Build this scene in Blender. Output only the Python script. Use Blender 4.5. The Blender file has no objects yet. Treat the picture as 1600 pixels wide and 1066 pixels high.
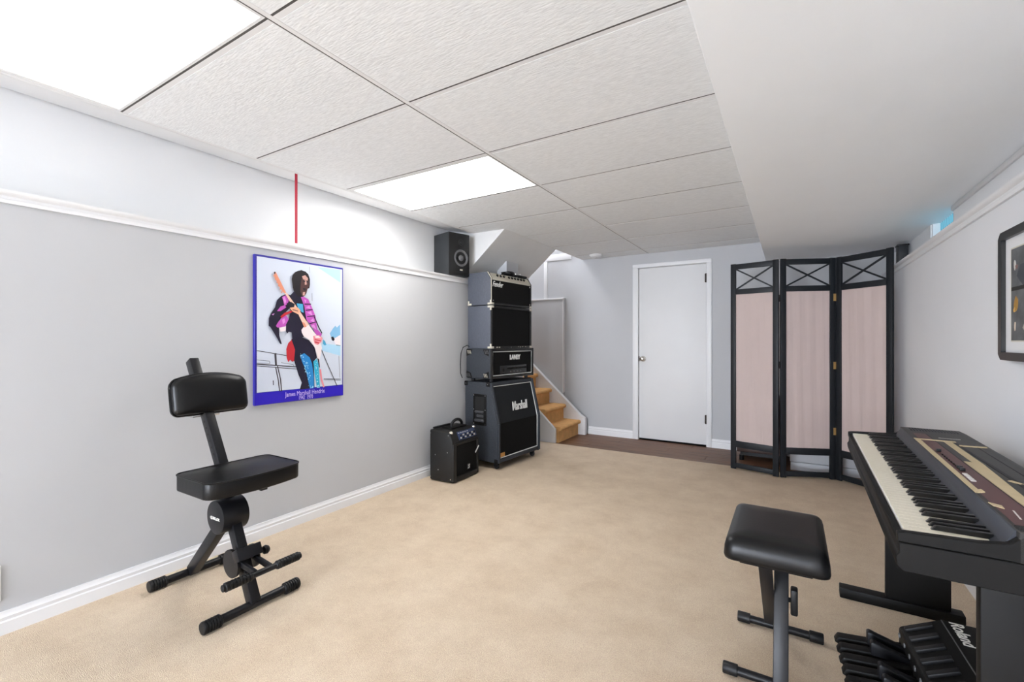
import bpy, bmesh, math, random
from mathutils import Vector, Matrix
random.seed(7)
S = bpy.context.scene
COL = S.collection
R = math.radians

# ------------------------------------------------------------------ camera, world, exposure
CAM_H = 1.165
cd = bpy.data.cameras.new('camera'); cam = bpy.data.objects.new('camera', cd); COL.objects.link(cam)
cd.sensor_fit = 'HORIZONTAL'; cd.sensor_width = 36.0; cd.lens = 713.0 / 1600.0 * 36.0
cd.clip_start = 0.02
cam.location = (0, 0, CAM_H); cam.rotation_euler = (R(90), 0, R(31.4))
S.camera = cam
S.view_settings.view_transform = 'Standard'; S.view_settings.look = 'None'
S.view_settings.gamma = 1.0; S.view_settings.use_curve_mapping = False
S.view_settings.exposure = 0.32
w = bpy.data.worlds.new('world'); S.world = w; w.use_nodes = True
w.node_tree.nodes['Background'].inputs[0].default_value = (0.75, 0.86, 1.0, 1)
w.node_tree.nodes['Background'].inputs[1].default_value = 1.2
LENS_POWER = {'near': 1.9, 'far': 12.0, 'back': 3.0}        # fluorescent lenses in the ceiling grid; the rear pair is added, unseen fill
FILL_POWER = 31.0         # fill light from the added, unseen window behind the camera

def area(name, loc, rot, sx, sy, watts, col=(1, 1, 1)):
    l = bpy.data.lights.new(name, 'AREA'); l.shape = 'RECTANGLE'; l.size = sx; l.size_y = sy
    l.energy = watts; l.color = col
    o = bpy.data.objects.new(name, l); COL.objects.link(o); o.location = loc; o.rotation_euler = rot
    return o

# ------------------------------------------------------------------ materials
def lin(c):
    f = lambda v: v / 12.92 if v <= 0.04045 else ((v + 0.055) / 1.055) ** 2.4
    return tuple(f(x / 255.0) for x in c) + (1.0,)

MATS = {}
def mat(name, rgb, rough=0.6, metal=0.0, bump=None, var=None, stretch=None, coat=0.0, spec=0.5, trans=0.0):
    """bump=(scale, strength, distance); var=(scale, amount) brightness mottling; stretch=xyz mapping scale"""
    if name in MATS: return MATS[name]
    m = bpy.data.materials.new(name); m.use_nodes = True; nt = m.node_tree
    b = nt.nodes['Principled BSDF']; c = lin(rgb)
    b.inputs['Base Color'].default_value = c; b.inputs['Roughness'].default_value = rough
    b.inputs['Metallic'].default_value = metal; b.inputs['Coat Weight'].default_value = coat
    b.inputs['Specular IOR Level'].default_value = spec
    vec = None
    if bump or var:
        tc = nt.nodes.new('ShaderNodeTexCoord'); mp = nt.nodes.new('ShaderNodeMapping')
        nt.links.new(tc.outputs['Object'], mp.inputs[0])
        if stretch: mp.inputs['Scale'].default_value = stretch
        vec = mp.outputs[0]
    if var:
        n = nt.nodes.new('ShaderNodeTexNoise'); n.inputs['Scale'].default_value = var[0]; n.inputs['Detail'].default_value = 6
        nt.links.new(vec, n.inputs[0])
        r = nt.nodes.new('ShaderNodeValToRGB')
        lo = tuple(x * (1 - var[1]) for x in c[:3]) + (1,); hi = tuple(min(1, x * (1 + var[1])) for x in c[:3]) + (1,)
        if len(var) > 2: lo = lin(var[2])
        r.color_ramp.elements[0].position = 0.3; r.color_ramp.elements[0].color = lo
        r.color_ramp.elements[1].position = 0.7; r.color_ramp.elements[1].color = hi
        nt.links.new(n.outputs[0], r.inputs[0]); nt.links.new(r.outputs[0], b.inputs['Base Color'])
    if bump:
        n = nt.nodes.new('ShaderNodeTexNoise'); n.inputs['Scale'].default_value = bump[0]; n.inputs['Detail'].default_value = 4
        nt.links.new(vec, n.inputs[0])
        bp = nt.nodes.new('ShaderNodeBump'); bp.inputs['Strength'].default_value = bump[1]; bp.inputs['Distance'].default_value = bump[2]
        nt.links.new(n.outputs[0], bp.inputs['Height']); nt.links.new(bp.outputs[0], b.inputs['Normal'])
    if trans:
        t = nt.nodes.new('ShaderNodeBsdfTranslucent'); t.inputs[0].default_value = c
        mx = nt.nodes.new('ShaderNodeMixShader'); mx.inputs[0].default_value = trans
        out = nt.nodes['Material Output']
        nt.links.new(b.outputs[0], mx.inputs[1]); nt.links.new(t.outputs[0], mx.inputs[2]); nt.links.new(mx.outputs[0], out.inputs[0])
    MATS[name] = m
    return m

def emit(name, rgb, strength, stripes=None):
    m = bpy.data.materials.new(name); m.use_nodes = True; nt = m.node_tree
    nt.nodes.remove(nt.nodes['Principled BSDF'])
    e = nt.nodes.new('ShaderNodeEmission'); e.inputs[0].default_value = lin(rgb); e.inputs[1].default_value = strength
    if stripes:
        tc = nt.nodes.new('ShaderNodeTexCoord'); wv = nt.nodes.new('ShaderNodeTexWave')
        wv.bands_direction = stripes[0]; wv.inputs['Scale'].default_value = stripes[1]; wv.inputs['Distortion'].default_value = stripes[3] if len(stripes) > 3 else 0
        nt.links.new(tc.outputs['Object'], wv.inputs[0])
        mr = nt.nodes.new('ShaderNodeMapRange'); mr.inputs[3].default_value = strength * (1 - stripes[2]); mr.inputs[4].default_value = strength
        nt.links.new(wv.outputs[1], mr.inputs[0]); nt.links.new(mr.outputs[0], e.inputs[1])
    nt.links.new(e.outputs[0], nt.nodes['Material Output'].inputs[0])
    return m

M_wall = mat('wall_paint', (185, 186, 188), 0.75, var=(3, 0.012), bump=(90, 0.05, 0.002))
M_wallw = mat('wall_paint_white', (228, 229, 230), 0.75, var=(3, 0.012))
M_wallr = mat('wall_paint_right', (222, 223, 226), 0.75, var=(3, 0.012))
M_soffit = mat('soffit_paint', (243, 246, 249), 0.6, var=(3, 0.01))
M_white = mat('white_trim', (226, 226, 227), 0.45)
M_door = mat('door_white', (222, 222, 222), 0.5, var=(4, 0.012))
M_tile = mat('ceiling_tile', (231, 233, 234), 0.9, bump=(90, 0.28, 0.005), var=(75, 0.07), stretch=(0.4, 2.0, 1))
M_bar = mat('grid_metal', (226, 226, 226), 0.8, spec=0.1)
M_dark = mat('plenum_dark', (40, 38, 36), 0.9)
def carpet_mat(name, rgb):
    m = mat(name, rgb, 0.98, bump=(330, 0.9, 0.008), var=(300, 0.2), spec=0.1)
    nt = m.node_tree; b = nt.nodes['Principled BSDF']
    src = b.inputs['Base Color'].links[0].from_socket
    tc = [n for n in nt.nodes if n.type == 'MAPPING'][0].outputs[0]
    n = nt.nodes.new('ShaderNodeTexNoise'); n.inputs['Scale'].default_value = 4.5; n.inputs['Detail'].default_value = 9; n.inputs['Roughness'].default_value = 0.7
    nt.links.new(tc, n.inputs[0])
    rp = nt.nodes.new('ShaderNodeValToRGB'); rp.color_ramp.elements[0].position = 0.35; rp.color_ramp.elements[0].color = (0.88, 0.85, 0.82, 1)
    rp.color_ramp.elements[1].position = 0.62; rp.color_ramp.elements[1].color = (1, 1, 1, 1)
    mx = nt.nodes.new('ShaderNodeMix'); mx.data_type = 'RGBA'; mx.blend_type = 'MULTIPLY'; mx.inputs[0].default_value = 1.0
    nt.links.new(n.outputs[0], rp.inputs[0]); nt.links.new(src, mx.inputs[6]); nt.links.new(rp.outputs[0], mx.inputs[7]); nt.links.new(mx.outputs[2], b.inputs['Base Color'])
    return m
M_carpet = carpet_mat('carpet', (250, 221, 195))
M_stair = mat('stair_carpet', (226, 176, 118), 0.97, bump=(300, 0.8, 0.008), var=(14, 0.10), spec=0.1)
M_plank = mat('laminate', (112, 80, 58), 0.45, var=(9, 0.38), stretch=(0.35, 5, 1), spec=0.3)
M_black = mat('black_metal', (19, 19, 22), 0.4, spec=0.3)
M_plast = mat('black_plastic', (13, 12, 11), 0.55, bump=(300, 0.12, 0.001), spec=0.2)
M_rubber = mat('black_rubber', (16, 16, 18), 0.5, spec=0.35)
M_vinyl = mat('black_vinyl', (10, 10, 11), 0.36, bump=(140, 0.12, 0.002), spec=0.3)
M_tolex = mat('tolex', (44, 48, 54), 0.6, bump=(180, 0.6, 0.003), var=(120, 0.3), spec=0.35)
M_tolexb = mat('tolex_blue', (70, 74, 84), 0.65, bump=(200, 0.4, 0.003), var=(60, 0.10))
M_tolexk = mat('tolex_black', (24, 23, 22), 0.45, bump=(180, 0.5, 0.003), spec=0.35)
M_grille = mat('grille_cloth', (11, 11, 11), 0.9, bump=(400, 0.5, 0.002), spec=0.2)
M_grille_lit = mat('grille_cloth_lit', (20, 23, 26), 0.8, bump=(400, 0.5, 0.002), spec=0.3)  # same cloth, lighter and bluer to paint in light on the slanted face
M_pipe = mat('white_piping', (215, 215, 212), 0.5)
M_silver = mat('aged_silver', (200, 195, 180), 0.4, metal=0.3)
M_chrome = mat('chrome', (215, 215, 215), 0.2, metal=1.0)
M_knobst = mat('satin_nickel', (190, 186, 178), 0.28, metal=1.0)
M_gold = mat('gold_badge', (200, 150, 80), 0.4, metal=0.4)
M_brass = mat('brass', (205, 170, 110), 0.3, metal=0.9)
M_hinge = mat('dark_hinge', (50, 42, 38), 0.4, metal=0.7)
M_frame = mat('screen_frame', (22, 25, 29), 0.5, bump=(60, 0.1, 0.002), spec=0.3)
M_linen = mat('screen_linen', (206, 188, 182), 0.95, bump=(350, 0.4, 0.002), var=(4, 0.04), trans=0.25)
M_red = mat('red_strap', (178, 32, 58), 0.6)
M_conebk = mat('cone_grey', (88, 88, 90), 0.5)
M_ivory = mat('ivory_key', (222, 215, 196), 0.35)
M_ivoryf = mat('key_front', (226, 224, 216), 0.5)
M_blackkey = mat('black_key', (10, 10, 10), 0.3)
M_panel = mat('panel_grey', (45, 43, 41), 0.55, var=(40, 0.08))
M_slope = mat('panel_slope', (46, 49, 57), 0.5)
M_burg = mat('panel_burgundy', (88, 52, 51), 0.5)
M_tape = mat('masking_tape', (196, 178, 142), 0.75, var=(12, 0.06))
M_print = mat('white_print', (225, 222, 215), 0.6)
M_woodd = mat('dark_wood', (62, 44, 38), 0.5, var=(9, 0.3), stretch=(1, 1, 8))

# ------------------------------------------------------------------ mesh helpers
class B:
    def __init__(s): s.bm = bmesh.new()
    def box(s, x0, x1, y0, y1, z0, z1, bev=0.0, seg=2):
        t = bmesh.new()
        bmesh.ops.create_cube(t, size=1.0)
        for v in t.verts:
            v.co = Vector(((x0 + x1) / 2 + v.co.x * (x1 - x0), (y0 + y1) / 2 + v.co.y * (y1 - y0), (z0 + z1) / 2 + v.co.z * (z1 - z0)))
        if bev: bmesh.ops.bevel(t, geom=t.edges[:], offset=bev, segments=seg, profile=0.5, affect='EDGES')
        return s.merge(t)
    def merge(s, t, M=None):
        if M is not None: bmesh.ops.transform(t, matrix=M, verts=t.verts)
        me = bpy.data.meshes.new('tmp'); t.to_mesh(me); t.free()
        s.bm.from_mesh(me); bpy.data.meshes.remove(me)
        return s
    def prism(s, poly, axis, a, b, bev=0.0, seg=2):
        """poly 2D in the plane across axis: 'x'->(y,z) 'y'->(x,z) 'z'->(x,y)"""
        f = {'x': lambda p, q: (q, p[0], p[1]), 'y': lambda p, q: (p[0], q, p[1]), 'z': lambda p, q: (p[0], p[1], q)}[axis]
        t = bmesh.new()
        lo = [t.verts.new(f(p, a)) for p in poly]; hi = [t.verts.new(f(p, b)) for p in poly]
        t.faces.new(lo); t.faces.new(hi); n = len(poly)
        for i in range(n): t.faces.new((lo[i], lo[(i + 1) % n], hi[(i + 1) % n], hi[i]))
        bmesh.ops.recalc_face_normals(t, faces=t.faces)
        if bev: bmesh.ops.bevel(t, geom=t.edges[:], offset=bev, segments=seg, profile=0.5, affect='EDGES')
        return s.merge(t)
    def beam(s, p0, p1, wx, wy, up=(0, 1, 0), bev=0.0):
        """rectangular bar from p0 to p1; wy is the width along 'up'"""
        p0, p1 = Vector(p0), Vector(p1); d = (p1 - p0); L = d.length; d.normalize()
        u = Vector(up); u = (u - d * u.dot(d)).normalized(); x = u.cross(d)
        t = bmesh.new(); bmesh.ops.create_cube(t, size=1.0)
        for v in t.verts: v.co = Vector((v.co.x * wx, v.co.y * wy, v.co.z * L))
        if bev: bmesh.ops.bevel(t, geom=t.edges[:], offset=bev, segments=2, profile=0.5, affect='EDGES')
        M = Matrix.Translation((p0 + p1) / 2) @ Matrix((x, u, d)).transposed().to_4x4()
        return s.merge(t, M)
    def cyl(s, p0, p1, r, seg=20, r2=None, bev=0.0):
        p0, p1 = Vector(p0), Vector(p1); d = p1 - p0; L = d.length
        t = bmesh.new()
        bmesh.ops.create_cone(t, cap_ends=True, segments=seg, radius1=r, radius2=r if r2 is None else r2, depth=L)
        if bev:
            es = [e for e in t.edges if len(e.link_faces) == 2 and any(len(f.verts) > 4 for f in e.link_faces)]
            bmesh.ops.bevel(t, geom=es, offset=bev, segments=2, profile=0.5, affect='EDGES')
        M = Matrix.Translation((p0 + p1) / 2) @ d.to_track_quat('Z', 'Y').to_matrix().to_4x4()
        return s.merge(t, M)
    def lathe(s, prof, p0, direction, seg=28):
        """prof: list of (r, h) revolved about direction from p0"""
        t = bmesh.new(); rings = []
        for r, h in prof:
            rings.append([t.verts.new((max(r, 1e-5) * math.cos(2 * math.pi * k / seg), max(r, 1e-5) * math.sin(2 * math.pi * k / seg), h)) for k in range(seg)])
        for i in range(len(prof) - 1):
            for k in range(seg):
                t.faces.new((rings[i][k], rings[i][(k + 1) % seg], rings[i + 1][(k + 1) % seg], rings[i + 1][k]))
        if prof[0][0] > 1e-4: t.faces.new(rings[0][::-1])
        if prof[-1][0] > 1e-4: t.faces.new(rings[-1])
        bmesh.ops.remove_doubles(t, verts=t.verts, dist=1e-6)
        bmesh.ops.recalc_face_normals(t, faces=t.faces)
        M = Matrix.Translation(Vector(p0)) @ Vector(direction).to_track_quat('Z', 'Y').to_matrix().to_4x4()
        return s.merge(t, M)
    def tube(s, pts, r, seg=10, closed=False):
        pts = [Vector(p) for p in pts]; t = bmesh.new(); rings = []; n = len(pts)
        ref = Vector((0.13, 0.27, 0.95)).normalized()
        for i, p in enumerate(pts):
            a = pts[(i - 1) % n] if (i > 0 or closed) else p
            b = pts[(i + 1) % n] if (i < n - 1 or closed) else p
            d = (b - a).normalized()
            u = ref.cross(d)
            if u.length < 0.1: u = Vector((1, 0, 0)).cross(d)
            u.normalize(); v = d.cross(u)
            rings.append([t.verts.new(p + (u * math.cos(2 * math.pi * k / seg) + v * math.sin(2 * math.pi * k / seg)) * r) for k in range(seg)])
        for i in range(n if closed else n - 1):
            A, C = rings[i], rings[(i + 1) % n]
            for k in range(seg): t.faces.new((A[k], A[(k + 1) % seg], C[(k + 1) % seg], C[k]))
        if not closed: t.faces.new(rings[0]); t.faces.new(rings[-1])
        bmesh.ops.recalc_face_normals(t, faces=t.faces)
        return s.merge(t)
    def build(s, name, m, parent=None, sharp=38):
        bm = s.bm
        for f in bm.faces: f.smooth = True
        for e in bm.edges:
            if len(e.link_faces) == 2 and e.calc_face_angle(0) > R(sharp): e.smooth = False
        me = bpy.data.meshes.new(name); bm.to_mesh(me); bm.free()
        me.materials.append(m)
        o = bpy.data.objects.new(name, me); COL.objects.link(o)
        if parent is not None: o.parent = parent
        return o

def tag(o, label=None, cat=None, group=None, kind=None):
    if label: o['label'] = label
    if cat: o['category'] = cat
    if group: o['group'] = group
    if kind: o['kind'] = kind
    return o
def struct(o, label=None): o['kind'] = 'structure'; (label and o.__setitem__('label', label)); return o
def thing(name, label, cat, loc=(0, 0, 0), rz=0.0, group=None):
    o = bpy.data.objects.new(name, None); COL.objects.link(o); o.empty_display_size = 0.1
    o.location = loc; o.rotation_euler = (0, 0, rz)
    return tag(o, label, cat, group)
def text(name, body, size, m, parent, loc, xdir, updir, shear=0.0, ext=0.0006, off=0.0, space=1.0, align='CENTER', xs=1.0):
    c = bpy.data.curves.new(name, 'FONT'); c.body = body; c.size = size; c.shear = shear; c.extrude = ext; c.offset = off
    c.space_character = space; c.align_x = align; c.align_y = 'CENTER'; c.resolution_u = 3
    t = bpy.data.objects.new(name + '_tmp', c); COL.objects.link(t)
    dg = bpy.context.evaluated_depsgraph_get()
    me = bpy.data.meshes.new_from_object(t.evaluated_get(dg)); me.name = name
    bpy.data.objects.remove(t); bpy.data.curves.remove(c)
    x = Vector(xdir).normalized(); u = Vector(updir); u = (u - x * u.dot(x)).normalized(); n = x.cross(u)
    Mx = Matrix.Translation(Vector(loc)) @ Matrix((x, u, n)).transposed().to_4x4() @ Matrix.Diagonal((xs, 1, 1, 1))
    me.transform(Mx); me.materials.clear(); me.materials.append(m)
    o = bpy.data.objects.new(name, me); COL.objects.link(o); o.parent = parent
    return o
def inst(src, parent, loc=None, name=None):
    o = src.copy(); COL.objects.link(o); o.parent = parent
    if loc is not None: o.location = loc
    return o

# ------------------------------------------------------------------ room dimensions
XL, XLU = -2.66, -2.86          # lower left wall, recessed upper left wall
XR, XRU = 0.72, 0.84            # lower right wall, recessed upper right wall
YB, YF = 5.40, -4.64            # far wall, wall behind the camera
ZC = 2.192                      # ceiling grid
ZS = 1.98                       # soffit underside
XS = -0.2135                    # soffit left edge
ZL = 1.762                      # ledge top
YW = 3.53                       # side of the upper stair flight
ZT = 3.3                        # stairwell top
XW = -3.75                      # stairwell far wall

# floor under everything, laminate strip planks as pieces, carpet
fl = struct(B().box(XW - 0.1, 1.1, YF - 0.1, YB + 0.1, -0.12, -0.012).build('floor', M_dark))
yp = 4.66; pm = {}
rows = [4.66 + 0.148 * k for k in range(6)]
for r, y0 in enumerate(rows[:-1]):
    x = -2.66 - [0.0, 0.5, 0.9, 0.25, 0.7][r] + (0 if True else 0)
    y1 = min(rows[r + 1], YB)
    while x < XR:
        x1 = min(x + 1.22, XR)
        xa = max(x, -2.66)
        if x1 - xa > 0.05:
            o = B().box(xa + 0.001, x1 - 0.001, y0 + 0.001, y1 - 0.001, -0.012, 0.0 - 0.0004 * random.random(), 0.0015, 1).build('plank', M_plank, fl)
        x += 1.22
cp = struct(B().box(XL, XR, YF, 4.675, -0.012, 0.006, 0.004, 2).build('carpet', M_carpet), 'beige cut pile carpet covering the basement floor')

# left wall: lower part, recessed upper part, ledge moulding, baseboard
wl = struct(B().box(XW, XL, YF, 4.61, 0, ZL - 0.05).build('wall_left', M_wall))
struct(B().box(XLU - 0.1, XLU, YF, YW, ZL - 0.05, 2.4).build('wall_left_upper', M_wallw))
prof = [(XLU, ZL - 0.05), (XL, ZL - 0.05), (XL + 0.012, ZL - 0.05), (XL + 0.012, ZL - 0.036), (XL + 0.006, ZL - 0.034), (XL + 0.009, ZL - 0.022),
        (XL + 0.02, ZL - 0.016), (XL + 0.026, ZL - 0.008), (XL + 0.026, ZL), (XLU, ZL)]
struct(B().prism(prof, 'y', YF, 4.61).build('trim_1', M_white), 'white moulded ledge along the left wall')
def bbprof(x, s):
    return [(x, 0.0), (x + s * 0.014, 0.0), (x + s * 0.014, 0.055), (x + s * 0.010, 0.060), (x + s * 0.012, 0.074), (x + s * 0.006, 0.082), (x + s * 0.006, 0.095), (x, 0.095)]
struct(B().prism(bbprof(XL, 1), 'y', YF, 4.61).build('baseboard_left', M_white))

# far wall (with a gap for the door) and its stair end
DX0, DX1, DZ = -1.536, -0.795, 2.025
b = B()
b.box(-2.74, DX0 - 0.01, YB, YB + 0.12, 0, ZT).box(DX1 + 0.01, XRU + 0.1, YB, YB + 0.12, 0, 2.6).box(DX0 - 0.01, DX1 + 0.01, YB, YB + 0.12, DZ, 2.6)
struct(b.build('wall_far', M_wall))
struct(B().box(XW, -2.74, YB + 0.06, YB + 0.12, 0, ZT).build('wall_far_stair', M_wall))
struct(B().box(XW, -2.50, YB - 0.045, YB + 0.06, 0, 1.70).build('wall_stair_low', M_wall))
struct(B().box(XW, -2.485, YB - 0.055, YB + 0.06, 1.70, 1.722, 0.004).box(-2.505, -2.492, YB - 0.05, YB, 0.50, 1.70, 0.003).build('trim_2', M_white), 'white cap and corner bead of the low stair wall')
struct(B().box(-2.80, -2.745, YB - 0.004, YB + 0.06, 1.722, 2.30, 0.004).box(-2.80, -2.40, YB - 0.008, YB, 2.215, 2.30, 0.003).build('trim_3', M_white), 'white casing in the stairwell opening')
def bbfar(x0, x1):
    b = B(); p = [(YB - (q[0]), q[1]) for q in bbprof(0, 1)]
    return b.prism(p, 'x', x0, x1)
struct(bbfar(-2.165, -1.605).build('baseboard_far', M_white))
struct(bbfar(-0.735, XR).build('baseboard_far_right', M_white))

# door
dr = struct(B().box(DX0, DX1, YB + 0.012, YB + 0.05, 0.018, DZ - 0.004, 0.003).build('door_1', M_door), 'flat white slab door in the far wall')
kx, kz = -1.487, 0.955
B().lathe([(0.033, 0), (0.033, 0.004), (0.022, 0.008), (0.012, 0.012), (0.011, 0.03), (0.02, 0.036), (0.027, 0.048), (0.026, 0.06), (0.015, 0.067), (0, 0.068)], (kx, YB + 0.012, kz), (0, -1, 0)).build('door_knob', M_knobst, dr)
B().box(DX0 - 0.004, DX0 + 0.006, YB + 0.002, YB + 0.012, kz - 0.03, kz + 0.03).build('latch_plate', M_hinge, dr)
for z in (0.30, 1.86):
    B().box(DX1 - 0.012, DX1 + 0.008, YB - 0.003, YB + 0.012, z - 0.045, z + 0.045).cyl((DX1 + 0.001, YB - 0.006, z - 0.05), (DX1 + 0.001, YB - 0.006, z + 0.05), 0.007, 10).build('hinge', M_hinge, dr)
c0, c1, cz = -1.605, -0.735, 2.07
b = B()
for (a, e) in ((c0, DX0 - 0.004), (DX1 + 0.008, c1)): b.box(a, e, YB - 0.016, YB, 0, cz, 0.004)
b.box(c0, c1, YB - 0.017, YB, DZ + 0.002, cz, 0.004)
b.box(DX0 - 0.01, DX0 - 0.003, YB, YB + 0.06, 0, DZ).box(DX1 + 0.003, DX1 + 0.01, YB, YB + 0.06, 0, DZ).box(DX0, DX1, YB, YB + 0.06, DZ - 0.002, DZ + 0.002)
tr = struct(b.build('trim_4', M_white), 'white casing around the door')
struct(B().box(DX0 - 0.2, DX1 + 0.2, YB + 0.121, YB + 0.16, -0.12, 2.4).build('wall_closet', M_dark))

# right wall: lower, upper with window opening, ledge, baseboard
struct(B().box(XR, XR + 0.5, YF, YB, 0, ZL - 0.05).build('wall_right', M_wallr))
prof = [(XRU + 0.3, ZL - 0.05), (XR, ZL - 0.05), (XR - 0.012, ZL - 0.05), (XR - 0.012, ZL - 0.036), (XR - 0.006, ZL - 0.034), (XR - 0.009, ZL - 0.022),
        (XR - 0.02, ZL - 0.016), (XR - 0.026, ZL - 0.008), (XR - 0.026, ZL), (XRU + 0.3, ZL)]
struct(B().prism(prof, 'y', YF, YB).build('trim_5', M_white), 'white moulded ledge along the right wall')
WY0, WY1 = 3.74, 4.27
struct(B().box(XRU, XRU + 0.28, YF, WY0, ZL, 2.3).box(XRU, XRU + 0.28, WY1, YB, ZL, 2.3).build('wall_right_upper', M_wallw))
struct(B().prism(bbprof(XR, -1), 'y', YF, YB).build('baseboard_right', M_white))
wn = struct(B().box(XRU + 0.045, XRU + 0.06, WY0, WY1, ZL, ZS + 0.06).build('window_1', emit('daylight_small', (115, 182, 208), 1.1, ('Y', 7.0, 0.5, 1.5))), 'small blue lit window above the right ledge')
b = B()
for (a, e) in ((WY0, WY0 + 0.03), (WY1 - 0.03, WY1)): b.box(XRU + 0.005, XRU + 0.05, a, e, ZL, ZS + 0.02, 0.004)
b.box(XRU + 0.005, XRU + 0.05, WY0, WY1, ZL, ZL + 0.02, 0.004).build('window_frame', M_white, wn)

# wall behind the camera with an added glowing window as fill light
b = B()
b.box(XW, -2.6, YF - 0.12, YF, 0, 2.4).box(-0.6, 1.1, YF - 0.12, YF, 0, 2.4).box(-2.6, -0.6, YF - 0.12, YF, 2.08, 2.4).box(-2.6, -0.6, YF - 0.12, YF, 0, 0.1)
struct(b.build('wall_near', M_wallw))
w2 = struct(B().box(-2.6, -0.6, YF - 0.10, YF - 0.08, 0.1, 2.08).build('window_fill', emit('fill_glow', (232, 241, 255), FILL_POWER)), 'wide added window behind the camera, glowing as fill light')
for x in (-2.6, -1.63, -0.66): B().box(x, x + 0.06, YF - 0.08, YF - 0.02, 0.1, 2.08, 0.004).build('window_frame', M_white, w2)  # frame bars of the added fill window

# soffit
struct(B().box(XS, XRU + 0.3, YF, YB, ZS, 2.5, 0.003, 1).build('ceiling_soffit', M_soffit), 'boxed drywall soffit over the right side')
struct(B().box(XRU - 0.012, XRU, YF, WY0, ZS - 0.03, ZS, 0.003).build('trim_6', M_white), 'thin white strip under the soffit')

# ------------------------------------------------------------------ suspended ceiling
XA, XM = -2.575, -1.407
ce = struct(B().prism([(XA, YF), (XS, YF), (XS, YB), (-2.235, YB), (-2.235, YW), (XA, YW)], 'z', ZC + 0.09, ZC + 0.12).build('ceiling', M_dark))
ylines = [1.46 + 0.61 * k for k in range(-10, 7)] + [YB]
lights = {('L', 3), ('L', 6)}            # cells (column, row index) holding light fixtures
rowidx = {}
BW = 0.012
def cell_tile(x0, x1, y0, y1):
    B().box(x0 + BW - 0.003, x1 - BW - 0.006, y0 + BW - 0.003, y1 - BW - 0.009, ZC, ZC + 0.02).build('ceiling_tile', M_tile, ce)
TROF = []
for i in range(len(ylines) - 1):
    y0, y1 = ylines[i], ylines[i + 1]
    for cname, x0, x1 in (('L', XA, XM), ('R', XM, XS)):
        if cname == 'L' and abs(y0 - 2.07) < 0.01 or cname == 'L' and abs(y0 - 0.24) < 0.01: TROF.append((x0, x1, y0, y1)); continue
        if abs(y0 + 2.20) < 0.01: TROF.append((x0, x1, y0, y1)); continue  # unseen fixtures added behind the camera for fill light
        if cname == 'L' and y1 > YW:
            if y0 < YW:
                B().prism([(x0 + BW, y0 + BW - .003), (x1 - BW - .004, y0 + BW - .003), (x1 - BW - .004, y1 - BW - .004), (-2.235, y1 - BW - .004), (-2.235, YW), (x0 + BW, YW)], 'z', ZC, ZC + 0.02).build('ceiling_tile', M_tile, ce)
            else: cell_tile(-2.24, x1, y0, y1)
            continue
        cell_tile(x0, x1, y0, y1)
def bar(x0, x1, y0, y1, z=0.0): B().box(x0, x1, y0, y1, ZC + 0.0006 + z, ZC + 0.014 + z).build('grid_bar', M_bar, ce)
bar(XM - BW, XM + BW - 0.004, YF, YB, -0.0004)
bar(XA - 0.012, XA + BW, YF, YW, -0.0005)
bar(XS - BW, XS, YF, YB, -0.0005)
for y in ylines[1:-1]:
    bar(XA if y < YW else -2.24, XS, y - BW, y + BW - 0.004)
bar(-2.247, -2.225, YW, YB, -0.0008)
M_gap_shade = mat('grid_gap_shade', (92, 90, 88), 0.9, spec=0.1)  # flush dark strips paint in the shade of the grid gaps
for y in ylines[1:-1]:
    B().box(XA if y < YW else -2.24, XS, y - BW - 0.008, y - BW, ZC + 0.0008, ZC + 0.004).build('grid_gap_shade', M_gap_shade, ce)
B().box(XM - BW - 0.006, XM - BW, YF, YB, ZC + 0.0005, ZC + 0.004).build('grid_gap_shade', M_gap_shade, ce)
bar(-2.225, XS - BW, YB - 0.02, YB, 0.0002)
# sloping filler board between the grid and the recessed wall
struct(B().prism([(XLU + 0.012, ZC + 0.048), (XA - 0.018, ZC + 0.002), (XA - 0.018, ZC + 0.012), (XLU + 0.012, ZC + 0.058)], 'y', YF, YW).build('ceiling_filler', M_white), 'white filler strip between ceiling grid and left wall')
struct(B().box(XW - .1, -2.24, YF, YW - 0.01, 2.36, 2.4).build('ceiling_deck_left', M_dark))

M_lens = {k: emit('fluorescent_lens_' + k, (255, 253, 250), v, ('X', 24, 0.14)) for k, v in LENS_POWER.items()}  # 'back' lenses belong to the added unseen fixtures
tl = ['recessed fluorescent ceiling light nearest the camera, top left', 'recessed fluorescent ceiling light above the speaker on the ledge']
n = 0
for (x0, x1, y0, y1) in sorted(TROF, key=lambda t: t[2]):
    if y0 < 0: lb = 'added unseen fluorescent ceiling light behind the camera, ' + ('left' if x0 < -2 else 'right')
    elif y0 < 1: lb = tl[0]
    else: lb = tl[1]
    t = thing('ceiling_light', lb, 'ceiling light', ((x0 + x1) / 2, (y0 + y1) / 2, ZC), 0, 'ceiling lights')  # those with y0 < 0 are added, unseen fill lights
    hx, hy = (x1 - x0) / 2 - 0.006, (y1 - y0) / 2 - 0.006
    B().box(-hx + 0.0245, hx - 0.0245, -hy + 0.0245, hy - 0.0245, 0.0035, 0.010).build('lens', M_lens['back' if y0 < 0 else 'near' if y0 < 1 else 'far'], t)
    b = B()
    b.box(-hx, hx, -hy, -hy + 0.024, 0.001, 0.05).box(-hx, hx, hy - 0.024, hy, 0.001, 0.05).box(-hx, -hx + 0.024, -hy + 0.024, hy - 0.024, 0.001, 0.05).box(hx - 0.024, hx, -hy + 0.024, hy - 0.024, 0.001, 0.05)
    b.box(-hx, hx, -hy, hy, 0.05, 0.055).build('frame', M_bar, t)
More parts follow.
